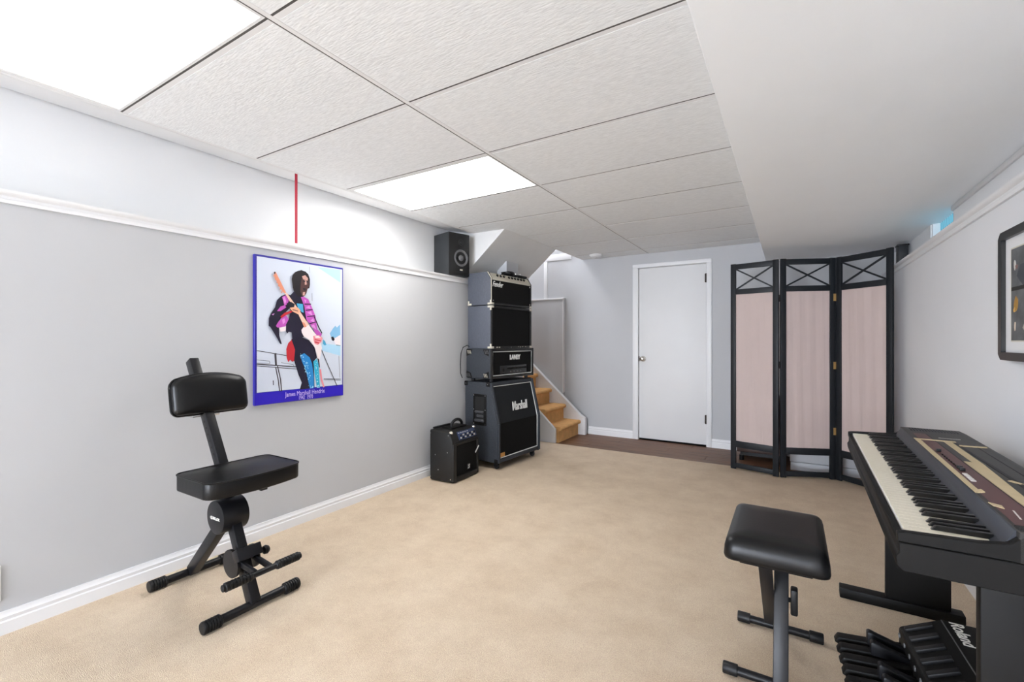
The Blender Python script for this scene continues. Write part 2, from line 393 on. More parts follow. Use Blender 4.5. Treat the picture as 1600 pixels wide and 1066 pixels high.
# smoke detector
t = thing('smoke_detector', 'round white smoke detector on the far ceiling tile near the stairs', 'smoke detector', (-1.98, 5.16, ZC + 0.006))
B().lathe([(0.075, 0), (0.075, 0.012), (0.06, 0.03), (0.035, 0.036), (0, 0.036)], (0, 0, 0), (0, 0, -1)).build('housing', M_white, t)
B().cyl((0, 0, -0.036), (0, 0, -0.040), 0.012, 14).build('test_button', M_bar, t)

# ------------------------------------------------------------------ stairwell
SL = 0.854
def slz(x): return ZC + SL * (x + 2.235)
ug = struct(B().prism([(-2.235, ZC), (-2.235, ZC + 0.3), (XW, ZC + 0.3), (XW, slz(XW)), ], 'y', YW, 4.61).build('wall_stair_flight', mat('flight_paint', (214, 214, 213), 0.8, var=(6, 0.02))), 'sloped underside of the upper stair flight')
struct(B().box(-2.59, -2.475, 3.95, 4.175, ZL, 1.985).build('wall_chase', M_wall), 'small boxed chase under the sloped stair')
struct(B().box(XW - 0.1, XW, YF, YB + 0.1, 0, ZT).build('wall_stairwell', M_wall))
struct(B().box(XW, -2.2, 4.55, YB + 0.1, ZT, ZT + 0.1).build('ceiling_stairwell', M_white))
struct(B().box(XW, -2.24, 4.55, 4.61, 2.45, ZT).box(-2.24, -2.20, 4.55, YB, ZC + 0.012, ZT).build('wall_stairwell_inner', M_wall))
t = thing('stairwell_fill_lamp', 'added unseen round fill lamp on the stairwell ceiling', 'lamp', (-3.0, 5.0, ZT))  # hidden lamp added to brighten the stairwell
B().lathe([(0.15, 0), (0.15, 0.03), (0.11, 0.08), (0, 0.10)], (0, 0, 0), (0, 0, -1)).build('fill_lamp_globe', emit('fill_globe', (250, 250, 255), 75.0), t)
B().cyl((0, 0, 0), (0, 0, -0.012), 0.165, 24).build('base', M_white, t)

st = thing('staircase', 'carpeted staircase with white stringers rising behind the amplifier stack', 'stairs', (-2.265, 4.73, 0))
YS = 0.565
for k in range(7):
    zt = 0.183 + 0.185 * k; x = -0.20 * k
    b = B()
    b.box(x - 0.24, x, 0, YS, max(0, zt - 0.20), zt - 0.045)
    pr = [(x - 0.24, zt - 0.05)]
    for q in range(9):
        a = -math.pi / 2 + math.pi * q / 8
        pr.append((x + 0.012 + 0.025 * math.cos(a), zt - 0.025 + 0.025 * math.sin(a)))
    pr.append((x - 0.24, zt))
    b.prism(pr, 'y', 0, YS)
    b.build('step', M_stair, st)
B().prism([(-0.025, 0), (-0.025, 0.158), (-1.4, 0.158 + 1.375 * 0.925), (-1.4, 0)], 'y', -0.035, 0.0, 0.003, 1).build('stringer', M_white, st)
B().prism([(0.09, 0), (0.09, 0.215), (0.03, 0.245), (-1.35, 0.26 + 1.35 * 0.90), (-1.4, 0)], 'y', YS, YS + 0.045, 0.002, 1).build('stringer', M_white, st)
B().prism([(0.095, 0.195), (0.095, 0.21), (0.03, 0.245), (-1.35, 0.275 + 1.35 * 0.90), (-1.35, 0.245 + 1.35 * 0.90), (0.0, 0.24)], 'y', YS - 0.006, YS + 0.05, 0.002, 1).build('stringer_cap', M_white, st)
B().box(0.05, 0.095, YS - 0.004, YS + 0.05, 0, 0.205, 0.003).build('stringer_post', M_white, st)

# ------------------------------------------------------------------ red strap
t = tag(B().box(-2.603, -2.600, 1.700, 1.716, 1.768, ZC + 0.004).build('red_strap', M_red), 'narrow red strap hanging from the ceiling edge over the left ledge', 'strap')

# wall vent at the left picture edge
t = thing('wall_vent', 'dark slotted wall vent low on the left wall beside the frame edge', 'vent', (XL, 0.336, 0.14))
B().box(0.0, 0.006, -0.15, 0.15, 0, 0.14, 0.002).build('frame', M_white, t)
B().box(0.005, 0.0065, -0.144, 0.144, 0.006, 0.134).build('backing', M_dark, t)
sl = B().box(0.0055, 0.009, -0.14, 0.14, 0, 0.006).build('slat', M_plast, t); sl.location = (0, 0, 0.015)
for k in range(1, 9): inst(sl, t, (0, 0, 0.015 + 0.0135 * k))

# ------------------------------------------------------------------ poster
PY0, PY1, PZ0, PZ1 = 1.473, 2.083, 0.790, 1.669
PW, PH = PY1 - PY0, PZ1 - PZ0
t = thing('poster', 'blue bordered framed poster of a guitarist in a magenta shirt on the left wall', 'poster', (XL, PY0, PZ0))
M_pblue = mat('poster_blue', (38, 32, 140), 0.4)
B().box(0.001, 0.022, 0, PW, 0, PH, 0.002, 1).build('board', M_pblue, t)
def q(kind, x, y):
    # corners of the sheet as measured on two detail views; returns metres on the poster
    u = 380 + x / 8.2; v = (390 if kind == 'A' else 510) + y / 8.2
    th = R(31.4); a = u - 800
    rx, ry, rz = a * math.cos(th) - 713 * math.sin(th), a * math.sin(th) + 713 * math.cos(th), 533 - v
    k = (XL + 0.022) / rx
    return (min(max(ry * k - PY0, 0.012), PW - 0.006), min(max(CAM_H + rz * k - PZ0, 0.07), PH - 0.012))
PC = {'sky': (203, 210, 224), 'pale': (168, 208, 232), 'mid': (128, 178, 214), 'ink': (34, 30, 42), 'navy': (30, 26, 46), 'hair': (28, 24, 28), 'skin': (78, 50, 50),
      'skinl': (196, 152, 142), 'mag': (186, 84, 178), 'magl': (214, 140, 208), 'aqua': (70, 160, 200), 'neck': (224, 186, 168), 'head': (214, 138, 110), 'body': (232, 218, 220),
      'hand': (222, 166, 136), 'red': (188, 42, 52), 'blue': (38, 132, 200), 'cyan': (44, 172, 206), 'spark': (170, 222, 238), 'pink': (226, 140, 150), 'line': (58, 54, 62), 'band': (42, 24, 178)}
verts, faces, fm, slots = [], [], [], list(PC)
lay = [0]
def shape(cn, pts):
    lay[0] += 1; z = 0.0222 + 0.00006 * lay[0]
    i0 = len(verts)
    for (y, zz) in pts: verts.append((z, y, zz))
    faces.append(tuple(range(i0, len(verts)))); fm.append(slots.index(cn))
def P(cn, s):
    k = 'A'; pts = []
    for tok in s.split():
        if tok in 'AB': k = tok; continue
        x, y = tok.split(','); pts.append(q(k, float(x), float(y)))
    shape(cn, pts)
def L(cn, s, wd):
    k = 'A'; pts = []
    for tok in s.split():
        if tok in 'AB': k = tok; continue
        x, y = tok.split(','); pts.append(Vector(q(k, float(x), float(y))))
    for a, c in zip(pts, pts[1:]):
        d = (c - a).normalized(); nn = Vector((-d.y, d.x)) * wd / 2
        shape(cn, [a + nn, c + nn, c - nn, a - nn])
shape('sky', [(0.012, 0.075), (PW - 0.008, 0.075), (PW - 0.008, PH - 0.012), (0.012, PH - 0.012)])
shape('band', [(0.0, 0.002), (PW, 0.002), (PW, 0.072), (0.0, 0.072)])
P('pale', 'A 950,225 1245,262 1245,425')
P('mid', 'A 1115,1066 1150,1010 1180,975 1200,1000 1240,960 B 1245,130 1200,150 1130,150 1108,90')
P('body', 'B 1150,165 1245,110 1245,240 1190,240')
L('ink', 'B 1190,240 1245,252', 0.006); P('ink', 'B 1125,140 1150,130 1172,165 1160,188 1135,180')
P('pale', 'B 1010,215 1245,250 1245,378 1000,310'); P('aqua', 'B 1025,170 1050,195 1065,240 1040,245 1018,220')
for s, wd in (('B 150,312 555,376', .004), ('B 150,485 680,520', .006), ('B 150,508 690,548', .004), ('B 410,345 420,505', .012), ('B 415,525 450,700 465,872', .006), ('B 438,510 478,680 490,872', .006),
              ('B 150,432 335,446 342,476 150,470', .002), ('B 485,465 640,490 648,515', .002), ('B 1030,668 1248,675', .003), ('B 1030,682 1248,690', .003), ('B 1225,380 1235,660', .002), ('B 985,260 1050,420 1200,795', .005), ('B 383,695 385,755', .005), ('A 845,220 850,300', .0015), ('A 880,560 882,660', .002)):
    L('line', s, wd)
P('red', 'B 620,170 668,190 662,440 625,455 600,430 575,460 555,400 550,290 575,215')
P('navy', 'B 615,165 740,135 840,180 910,270 942,400 900,450 912,832 722,848 748,720 705,620 650,440 662,300')
P('blue', 'B 730,370 780,345 850,400 880,480 900,640 905,830 852,832 830,700 800,560 750,450')
P('cyan', 'B 895,450 940,420 960,480 970,640 982,815 940,822 930,700 912,600')
L('pink', 'B 985,550 1000,680 1030,800', .012); P('ink', 'B 950,412 968,415 980,530 968,520')
rr = random.Random(3)
for k in range(70):
    f = rr.random(); x = 745 + 120 * f + rr.uniform(-20, 45); y = 365 + 450 * f + rr.uniform(-15, 15); s = rr.uniform(4, 10)
    if k % 3 == 0: x = 925 + 30 * f + rr.uniform(-12, 14); y = 440 + 370 * f
    P('spark', f'B {x},{y - s} {x + s},{y} {x},{y + s} {x - s},{y}')
P('navy', 'A 320,880 345,820 400,740 425,650 480,595 540,572 625,590 640,700 560,780 470,880 450,980 B 450,60 455,120 487,228 465,225 430,160 390,90 340,10 A 318,980')
P('mag', 'A 490,610 545,580 580,640 560,700 520,725 505,660'); P('magl', 'A 500,620 520,600 545,660 525,700')
P('mag', 'A 425,790 470,730 520,715 545,740 470,790'); P('magl', 'A 355,830 395,818 375,845')
P('mag', 'A 440,930 490,870 540,845 572,890 560,950 520,1000 430,1000 410,980'); P('magl', 'A 490,900 520,880 530,930 500,960')
P('body', 'A 455,1000 540,985 B 535,60 470,70 450,20')
P('navy', 'A 600,580 640,540 740,600 790,700 812,900 770,1000 B 745,50 770,135 620,175 612,80 575,70 560,90 540,70 A 540,960 572,900 600,790 560,700')
P('mag', 'A 730,610 760,600 825,640 880,760 920,860 925,920 B 940,40 1000,100 985,135 920,110 880,10 A 800,900 775,730')
for s in ('A 770,640 800,650 790,690', 'A 790,740 840,720 850,760', 'A 810,810 860,790 880,850', 'A 850,910 890,880 910,940', 'A 850,980 900,960 930,1030'): P('magl', s)
for s in ('A 775,700 860,700', 'A 790,780 880,770', 'A 810,860 910,850', 'A 840,950 920,930'): L('navy', s, .006)
L('navy', 'A 900,860 960,1000 B 1000,90', .008)
P('aqua', 'A 675,690 755,700 765,810 735,800 690,745')
P('hair', 'A 612,380 622,330 650,295 690,275 735,265 790,285 825,320 845,380 845,450 838,495 815,505 800,560 775,600 740,610 690,600 640,540 625,490 618,430')
P('skin', 'A 725,470 735,390 750,352 800,345 830,400 832,470 808,520 798,560 775,600 740,592 722,540')
P('skinl', 'A 742,345 785,330 820,370 815,400 760,385'); P('skinl', 'A 775,395 800,400 805,450 780,455'); P('skinl', 'A 755,548 785,545 778,590 752,588')
L('ink', 'A 755,405 785,412', .008); L('ink', 'A 800,412 822,418', .008); P('ink', 'A 752,492 792,500 790,532 762,522')
P('head', 'A 382,300 392,285 408,292 540,555 520,565 500,545 480,520 440,460 425,420 392,365')
for k in range(6): x = 388 + 20 * k; y = 335 + 42 * k; P('head', f'A {x - 14},{y} {x},{y - 12} {x + 6},{y + 8} {x - 8},{y + 14}')
P('ink', 'A 380,300 392,283 404,295 395,320')
P('red', 'A 465,860 520,810 600,785 620,800 540,840 480,880')
P('body', 'A 735,1030 770,985 830,965 880,1040 B 935,120 1000,275 985,350 968,430 940,400 905,265 840,178 765,130 740,80')
P('neck', 'A 518,556 552,562 700,770 830,965 775,1000 690,820 600,690'); P('head', 'A 742,930 775,940 800,990 770,1000')
P('ink', 'A 545,690 600,670 650,700 640,740 580,745 550,730')
P('hand', 'A 585,748 640,738 690,745 725,785 690,830 620,795 600,770'); L('skin', 'A 620,770 690,790', .005)
P('pink', 'B 885,125 960,112 1005,150 990,200 945,240 905,225 890,180'); P('body', 'B 900,130 950,120 985,150 920,150'); L('red', 'B 905,170 985,185', .006); L('red', 'B 905,200 960,215', .008)
me = bpy.data.meshes.new('print'); me.from_pydata(verts, [], faces)
for c in slots: me.materials.append(mat('ink_' + c, PC[c], 0.35))
for p_, i in zip(me.polygons, fm): p_.material_index = i
me.update()
bm = bmesh.new(); bm.from_mesh(me)
for f in bm.faces:
    f.normal_update()
    if f.normal.x < 0: f.normal_flip()
bmesh.ops.triangulate(bm, faces=[f for f in bm.faces if len(f.verts) > 4])
bm.to_mesh(me); bm.free()
o = bpy.data.objects.new('print', me); COL.objects.link(o); o.parent = t
M_ptext = mat('poster_text', (205, 185, 240), 0.5)
text('lettering', 'James Marshall Hendrix', 0.040, M_ptext, t, (0.0345, PW * 0.52, 0.047), (0, 1, 0), (0, 0, 1), ext=0.0003, xs=0.72)
text('lettering', '1942  1970', 0.036, M_ptext, t, (0.0345, PW * 0.52, 0.018), (0, 1, 0), (0, 0, 1), ext=0.0003, xs=0.62)

# ------------------------------------------------------------------ performer stool
t = thing('performer_stool', 'black padded performer stool with backrest and footrest by the left wall', 'stool', (-2.2, 1.09, 0.006))
def lx(x): return x + 2.2
gr = [(0.021, 0), (0.021, 0.0)]
def grip_bar(px, pz, y0, y1, r, rg, lg):
    bar_ = B().cyl((px, y0 + 0.01, pz), (px, y1 - 0.01, pz), r, 18).build('foot_bar', M_black, t)
    for (ya, s) in ((y0, 1), (y1, -1)):
        prf = [(rg * 0.9, 0), (rg, 0.004)]
        nr = 6
        for k in range(nr):
            h0 = 0.006 + (lg - 0.006) * k / nr; hs = (lg - 0.006) / nr
            prf += [(rg, h0), (rg, h0 + hs * 0.6), (rg * 0.86, h0 + hs * 0.66), (rg * 0.86, h0 + hs * 0.95)]
        prf.append((r, lg + 0.002))
        B().lathe(prf, (px, ya, pz), (0, s, 0), 18).build('foot_cap', M_rubber, bar_)
grip_bar(lx(-1.975), 0.026, -0.195, 0.215, 0.018, 0.0255, 0.07)
grip_bar(lx(-2.520), 0.026, -0.17, 0.205, 0.018, 0.0255, 0.07)
# main beam: front foot -> drum -> seat, rear leg
B().beam((lx(-1.975), 0.01, 0.03), (lx(-2.135), 0.01, 0.34), 0.05, 0.042, (0, 1, 0), 0.004).build('leg', M_black, t)
B().beam((lx(-2.515), 0.01, 0.03), (lx(-2.215), 0.01, 0.335), 0.05, 0.042, (0, 1, 0), 0.004).build('leg', M_black, t)
d = B().cyl((lx(-2.175), -0.050, 0.375), (lx(-2.175), 0.062, 0.375), 0.074, 36, bev=0.004).build('pivot_drum', M_black, t)
text('lettering', 'QUIKLOK', 0.017, M_print, d, (lx(-2.175), -0.0515, 0.372), (1, 0, 0), (0, 0, 1), shear=0.15, ext=0.0005, off=0.0004, xs=1.05)
B().beam((lx(-2.16), 0.01, 0.36), (lx(-2.235), 0.01, 0.54), 0.05, 0.042, (0, 1, 0), 0.004).build('seat_post', M_black, t)
B().box(lx(-2.20), lx(-1.99), -0.02, 0.04, 0.512, 0.535, 0.003).box(lx(-2.16), lx(-2.03), 0.10, 0.13, 0.500, 0.535, 0.003).box(lx(-2.12), lx(-1.99), 0.05, 0.08, 0.497, 0.535, 0.003).build('seat_bracket', M_black, t)
# seat: rounded-corner cushion with piping
def rrect(x0, x1, y0, y1, r, n=6, bow=0.0):
    pts = []
    for cx, cy, a0 in ((x1 - r, y1 - r, 0), (x0 + r, y1 - r, 90), (x0 + r, y0 + r, 180), (x1 - r, y0 + r, 270)):
        for k in range(n + 1):
            a = R(a0 + 90 * k / n); pts.append((cx + r * math.cos(a), cy + r * math.sin(a)))
    if bow:
        ym = (y0 + y1) / 2; hy = (y1 - y0) / 2; out = []
        for (x, y) in pts:
            if x > (x0 + x1) / 2: x += bow * (1 - ((y - ym) / hy) ** 2)
            out.append((x, y))
        pts = out
    return pts
def densify(pts, d):
    out = []
    for i, p in enumerate(pts):
        q_ = pts[(i + 1) % len(pts)]; L_ = math.hypot(q_[0] - p[0], q_[1] - p[1]); k = max(1, int(L_ / d))
        for j in range(k): out.append((p[0] + (q_[0] - p[0]) * j / k, p[1] + (q_[1] - p[1]) * j / k))
    return out
def bowit(pts, x0, x1, y0, y1, bow):
    ym = (y0 + y1) / 2; hy = (y1 - y0) / 2
    return [(x + (bow * max(0, 1 - ((y - ym) / hy) ** 2) if x > (x0 + x1) / 2 else 0), y) for x, y in pts]
sx0, sx1, sy0, sy1 = lx(-2.20), lx(-1.925), -0.20, 0.20
ol = bowit(densify(rrect(sx0, sx1, sy0, sy1, 0.035), 0.03), sx0, sx1, sy0, sy1, 0.03)
st_ = B().prism(ol, 'z', 0.535, 0.602, 0.006, 2).build('seat', M_vinyl, t, 50)
B().tube([(x, y, 0.601) for x, y in ol], 0.0035, 6, True).build('seat_piping', M_vinyl, st_)
# back post and backrest
p0, p1 = Vector((lx(-2.205), 0.01, 0.525)), Vector((lx(-2.522), 0.01, 1.065))
bp = B().beam(p0, p1, 0.05, 0.042, (0, 1, 0), 0.005).build('back_post', M_black, t)
dd = (p1 - p0).normalized()
for k in range(8):
    c = p0 + dd * (0.13 + 0.033 * k)
    B().cyl(c + Vector((0.0, -0.0205, 0)), c + Vector((0.0, -0.0222, 0)), 0.005, 10).build('adjust_hole', M_dark, bp)
ang = math.atan2(0.30, 0.51)
def brect(hw, hh, arch, r):
    pts = densify(rrect(-hw, hw, -hh, hh, r, 6), 0.02); out = []
    for (y, z) in pts:
        if z > 0: z += arch * max(0, 1 - (y / hw) ** 2)
        out.append((y, z))
    return out
bo = brect(0.165, 0.078, 0.030, 0.028)
bb = bmesh.new(); layers = [(0.0, 0.95), (0.004, 1.0), (0.022, 1.0), (0.034, 0.975), (0.043, 0.90), (0.049, 0.72), (0.052, 0.4)]
rings = [[bb.verts.new((dx, y * s, z * s)) for (y, z) in bo] for dx, s in layers]
nb = len(bo)
for i in range(len(rings) - 1):
    for k in range(nb): bb.faces.new((rings[i][k], rings[i][(k + 1) % nb], rings[i + 1][(k + 1) % nb], rings[i + 1][k]))
bb.faces.new(rings[0]); bb.faces.new(rings[-1]); bmesh.ops.recalc_face_normals(bb, faces=bb.faces)
Mb = Matrix.Translation((lx(-2.392), 0.028, 0.893)) @ Matrix.Rotation(-0.18, 4, 'Y')
br = B().merge(bb, Mb).build('backrest', M_vinyl, t, 60)
B().tube([Mb @ Vector((0.010, y * 1.01, z * 1.01)) for y, z in bo], 0.006, 6, True).build('backrest_piping', M_vinyl, br)
B().box(lx(-2.44), lx(-2.38), -0.05, 0.07, 0.80, 0.812, 0.003).build('back_bracket', M_chrome, t)
# footrest
grips = [(-0.165, 1), (0.165, -1)]
fb = B().cyl((lx(-1.895), -0.15, 0.19), (lx(-1.895), 0.165, 0.19), 0.0125, 16).build('footrest_bar', M_black, t)
for ya, s in ((-0.16, 1), (0.175, -1)):
    prf = [(0.010, 0), (0.014, 0.002), (0.014, 0.01)]
    for k in range(8): h0 = 0.012 + 0.013 * k; prf += [(0.0185, h0), (0.0185, h0 + 0.007), (0.0155, h0 + 0.008), (0.0155, h0 + 0.0125)]
    prf.append((0.0125, 0.118)); B().lathe(prf, (lx(-1.895), ya, 0.19), (0, s, 0), 16).build('footrest_grip', M_rubber, fb)
for y in (-0.022, 0.042): B().beam((lx(-2.05), y, 0.205), (lx(-1.905), y, 0.19), 0.024, 0.014, (0, 1, 0), 0.002).build('footrest_arm', M_black, t)
cl = B().cyl((lx(-2.065), -0.042, 0.195), (lx(-2.065), -0.030, 0.195), 0.06, 28).build('footrest_clamp', M_black, t)
B().cyl((lx(-2.065), 0.05, 0.195), (lx(-2.065), 0.062, 0.195), 0.05, 28).build('clamp_disc', M_black, cl)
B().beam((lx(-2.045), 0.01, 0.225), (lx(-2.005), 0.01, 0.245), 0.05, 0.105, (0, 1, 0), 0.003).build('clamp_plate', M_black, cl)
B().cyl((lx(-2.05), 0.06, 0.205), (lx(-2.05), 0.095, 0.205), 0.008, 10).lathe([(0.006, 0), (0.018, 0.006), (0.02, 0.018), (0.014, 0.028), (0, 0.031)], (lx(-2.05), 0.09, 0.205), (0, 1, 0), 16).build('clamp_knob', M_rubber, cl)

# ------------------------------------------------------------------ amplifier stack (local x = forwards, y = along the front away from the camera)
RZ = R(-4.7)
AC = (-2.388, 3.757)
def aloc(z): return (AC[0], AC[1], z)
HW = 0.34
def inner_rim(b, x, y0, y1, z0, z1, w_, p): 
    b.box(x, x + p, y0, y0 + w_, z0, z1, 0.003).box(x, x + p, y1 - w_, y1, z0, z1, 0.003).box(x, x + p, y0 + w_, y1 - w_, z1 - w_, z1, 0.003).box(x, x + p, y0 + w_, y1 - w_, z0, z0 + w_, 0.003)
    return b

# slant-front speaker cabinet
t = thing('speaker_cabinet', 'large black slant-front speaker cabinet on casters at the bottom of the stack', 'speaker', aloc(0.006), RZ)
z0, z1, zb_ = 0.062, 0.782, 0.415
fx, fs = 0.185, 0.095
side = [(-0.2, z0), (fx, z0), (fx, zb_), (fs, z1), (-0.2, z1)]
B().prism(side, 'y', -HW, HW, 0.010, 3).build('cabinet', M_tolex, t)
sdir = Vector((fs - fx, 0, z1 - zb_)).normalized(); nrm = Vector((sdir.z, 0, -sdir.x))
def sp(s, y, n_): # point on slanted plane
    v = Vector((fx, 0, zb_)) + sdir * s + nrm * n_; return (v.x, y, v.z)
SLN = (Vector((fs, 0, z1)) - Vector((fx, 0, zb_))).length
B().box(fx - 0.004, fx + 0.001, -HW + 0.03, HW - 0.03, z0 + 0.04, zb_).build('grille_lower', M_grille, t)
b = B(); b.beam(sp(0.0, 0, -0.002), sp(SLN - 0.035, 0, -0.002), 0.006, 2 * HW - 0.06, (0, 1, 0)).build('grille_upper', M_grille_lit, t)
pw = 0.0045; yL, yR = -HW + 0.032, HW - 0.032
piping = [(fx + 0.003, yL, z0 + 0.045), (fx + 0.003, yR, z0 + 0.045), (fx + 0.003, yR, zb_), sp(SLN - 0.04, yR, 0.003), sp(SLN - 0.04, yL, 0.003), (fx + 0.003, yL, zb_)]
B().tube(piping, pw, 8, True).build('piping', M_pipe, t)
b = B()
for y in (-HW + 0.012, HW - 0.012):
    b.beam((fx + 0.010, y, z0 + 0.005), (fx + 0.010, y, zb_ + 0.002), 0.022, 0.024, (0, 1, 0), 0.004); b.beam(sp(-0.002, y, 0.010), sp(SLN - 0.004, y, 0.010), 0.022, 0.024, (0, 1, 0), 0.004)
b.box(fx - 0.005, fx + 0.013, -HW + 0.02, HW - 0.02, z0 + 0.005, z0 + 0.038, 0.004)
b.beam(sp(SLN - 0.032, 0, 0.004), sp(SLN - 0.002, 0, 0.004), 0.018, 2 * HW - 0.03, (0, 1, 0), 0.004)
b.build('rim', M_tolex, t)
text('logo', 'Marshall', 0.118, M_pipe, t, sp(0.128, 0.035, 0.010), (0, 1, 0), sdir, shear=0.3, ext=0.003, off=0.0008, space=0.95, xs=0.66)
B().box(fx + 0.003, fx + 0.006, yL + 0.005, yL + 0.075, z0 + 0.052, z0 + 0.088, 0.001, 1).build('badge', M_gold, t)
hp = B().box(-0.094, 0.062, -HW - 0.006, -HW + 0.004, 0.388, 0.672, 0.004).build('handle_plate', M_plast, t)
B().box(-0.068, 0.036, -HW - 0.0075, -HW - 0.004, 0.42, 0.648).build('handle_recess', mat('recess_black', (8, 8, 8), 0.6), hp)
B().box(-0.066, 0.034, -HW - 0.020, -HW - 0.004, 0.500, 0.520, 0.006).build('handle_grip', mat('handle_grey', (60, 60, 62), 0.35), hp)
B().box(-0.045, 0.034, -HW - 0.018, -HW - 0.004, 0.462, 0.484, 0.006).build('handle_grip', mat('handle_grey', (60, 60, 62), 0.35), hp)
B().box(-0.072, 0.038, -HW - 0.018, -HW - 0.004, 0.418, 0.444, 0.006).build('handle_grip', mat('handle_grey', (60, 60, 62), 0.35), hp)
for (x, z) in ((-0.084, 0.66), (0.052, 0.66), (-0.084, 0.53), (0.052, 0.53), (-0.084, 0.40), (0.052, 0.40)):
    B().cyl((x, -HW - 0.005, z), (x, -HW - 0.009, z), 0.005, 8).build('screw', M_chrome, hp)
for (x, z, s) in ((-0.185, z1 - 0.017, 1), (fs - 0.017, z1 - 0.017, 1), (-0.185, z0 + 0.018, 1), (fx - 0.014, z0 + 0.018, 1)):
    for sy in (-1, 1):
        c = B().box(x - 0.022, x + 0.022, sy * HW - 0.022, sy * HW + 0.004 if sy > 0 else sy * HW + 0.022, z - 0.022, z + 0.021, 0.007) if sy > 0 else B().box(x - 0.022, x + 0.022, -HW - 0.004, -HW + 0.022, z - 0.022, z + 0.021, 0.007)
        c = c.build('corner', M_plast, t)
        B().cyl((x, sy * (HW + 0.003), z), (x, sy * (HW + 0.006), z), 0.0045, 8).build('screw', M_chrome, c)
for (x, y) in ((0.14, -HW + 0.05), (0.14, HW - 0.05), (-0.15, -HW + 0.05), (-0.15, HW - 0.05)):
    ca = B().cyl((x - 0.0, y - 0.011, 0.026), (x - 0.0, y + 0.011, 0.026), 0.026, 20, bev=0.003).build('caster', M_rubber, t)
    B().box(x - 0.016, x + 0.016, y - 0.018, y - 0.013, 0.026, 0.063).box(x - 0.016, x + 0.016, y + 0.013, y + 0.018, 0.026, 0.063).box(x - 0.026, x + 0.026, y - 0.026, y + 0.026, 0.056, 0.064).build('caster_fork', M_plast, ca)

# amplifier head
t = thing('amplifier_head', 'black amplifier head with white piping reading LANEY atop the large cabinet', 'amplifier', aloc(0.794), RZ)
x0, x1, z0, z1 = -0.185, 0.118, 0.024, 0.302
yl, yr = -HW - 0.002, HW + 0.006
B().box(x0, x1 - 0.012, yl, yr, z0, z1, 0.012, 3).build('cabinet', M_tolex, t)
inner_rim(B(), x1 - 0.014, yl, yr, z0, z1, 0.022, 0.016).build('rim', M_tolexk, t)
B().box(x1 - 0.014, x1 - 0.009, yl + 0.02, yr - 0.02, z0 + 0.02, z1 - 0.02).build('front_panel', M_grille, t)
zz0, zz1 = z0 + 0.030, z1 - 0.030
B().tube([(x1 - 0.006, yl + 0.03, zz0), (x1 - 0.006, yr - 0.03, zz0), (x1 - 0.006, yr - 0.03, zz1), (x1 - 0.006, yl + 0.03, zz1)], 0.004, 8, True).build('piping', M_pipe, t)
text('logo', 'LANEY', 0.060, M_pipe, t, (x1 - 0.007, 0.035, z0 + 0.190), (0, 1, 0), (0, 0, 1), ext=0.002, off=0.003, xs=0.92)
cpn = B().box(x1 - 0.010, x1 - 0.006, -0.20, 0.23, z0 + 0.040, z0 + 0.115, 0.002).build('control_panel', mat('head_panel', (30, 30, 31), 0.4), t)
for k in range(12):
    y = -0.08 + 0.026 * k
    B().cyl((x1 - 0.007, y, z0 + 0.088), (x1 + 0.006, y, z0 + 0.088), 0.009, 12, 0.007).build('knob', M_plast, cpn)
    B().box(x1 - 0.0065, x1 - 0.0055, y - 0.007, y + 0.007, z0 + 0.102, z0 + 0.106).build('marking', M_conebk, cpn)
for k in range(4): B().cyl((x1 - 0.007, -0.04 + 0.055 * k, z0 + 0.058), (x1 - 0.002, -0.04 + 0.055 * k, z0 + 0.058), 0.008, 12).build('jack', M_conebk, cpn)
B().box(x1 - 0.007, x1 + 0.002, -0.165, -0.145, z0 + 0.06, z0 + 0.09, 0.002).build('power_switch', M_plast, cpn)
for (cx_, cz_) in ((x0, z1), (x1 - 0.03, z1), (x0, z0), (x1 - 0.03, z0)):
    sx = 1 if cx_ == x0 else -1; sz = -1 if cz_ == z1 else 1
    ax, az = cx_ + sx * 0.008 - (0 if sx > 0 else -0.012), cz_ + sz * 0.008
    c = B().prism([(ax, az), (ax + sx * 0.07, az), (ax + sx * 0.05, az + sz * 0.045), (ax, az + sz * 0.062)], 'y', yl - 0.004, yl + 0.002, 0.0015, 1).build('corner', M_plast, t)
    for k in range(3):
        a = 0.014 + 0.016 * k
        B().beam((ax + sx * a, yl - 0.005, az + sz * 0.008), (ax + sx * (a + 0.012) if sx * sz < 0 else ax + sx * max(a - 0.012, 0.004), yl - 0.005, az + sz * 0.040), 0.004, 0.003, (0, 1, 0)).build('ridge', M_silver if (sx > 0) != (sz > 0) else M_conebk, c)  # ridge colour paints highlights onto the corner protectors
for (x, y) in ((x0 + 0.04, yl + 0.06), (x1 - 0.05, yl + 0.06), (x0 + 0.04, yr - 0.06), (x1 - 0.05, yr - 0.06)):
    B().cyl((x, y, 0.0), (x, y, z0 + 0.002), 0.018, 14).build('foot', M_rubber, t)

def fender_corner(parent, x, y, z, sx, sy, sz):
    c = B()
    c.box(min(x, x + sx * 0.045), max(x, x + sx * 0.045), y - 0.0025, y + 0.0025, min(z, z + sz * 0.018), max(z, z + sz * 0.018), 0.002)
    c.box(min(x, x + sx * 0.018), max(x, x + sx * 0.018), y - 0.0025, y + 0.0025, min(z, z + sz * 0.042), max(z, z + sz * 0.042), 0.002)
    c.box(x - 0.0025, x + 0.0025, min(y, y - sy * 0.035), max(y, y - sy * 0.035), min(z, z + sz * 0.020), max(z, z + sz * 0.020), 0.002)
    return c.build('corner', M_silver, parent)
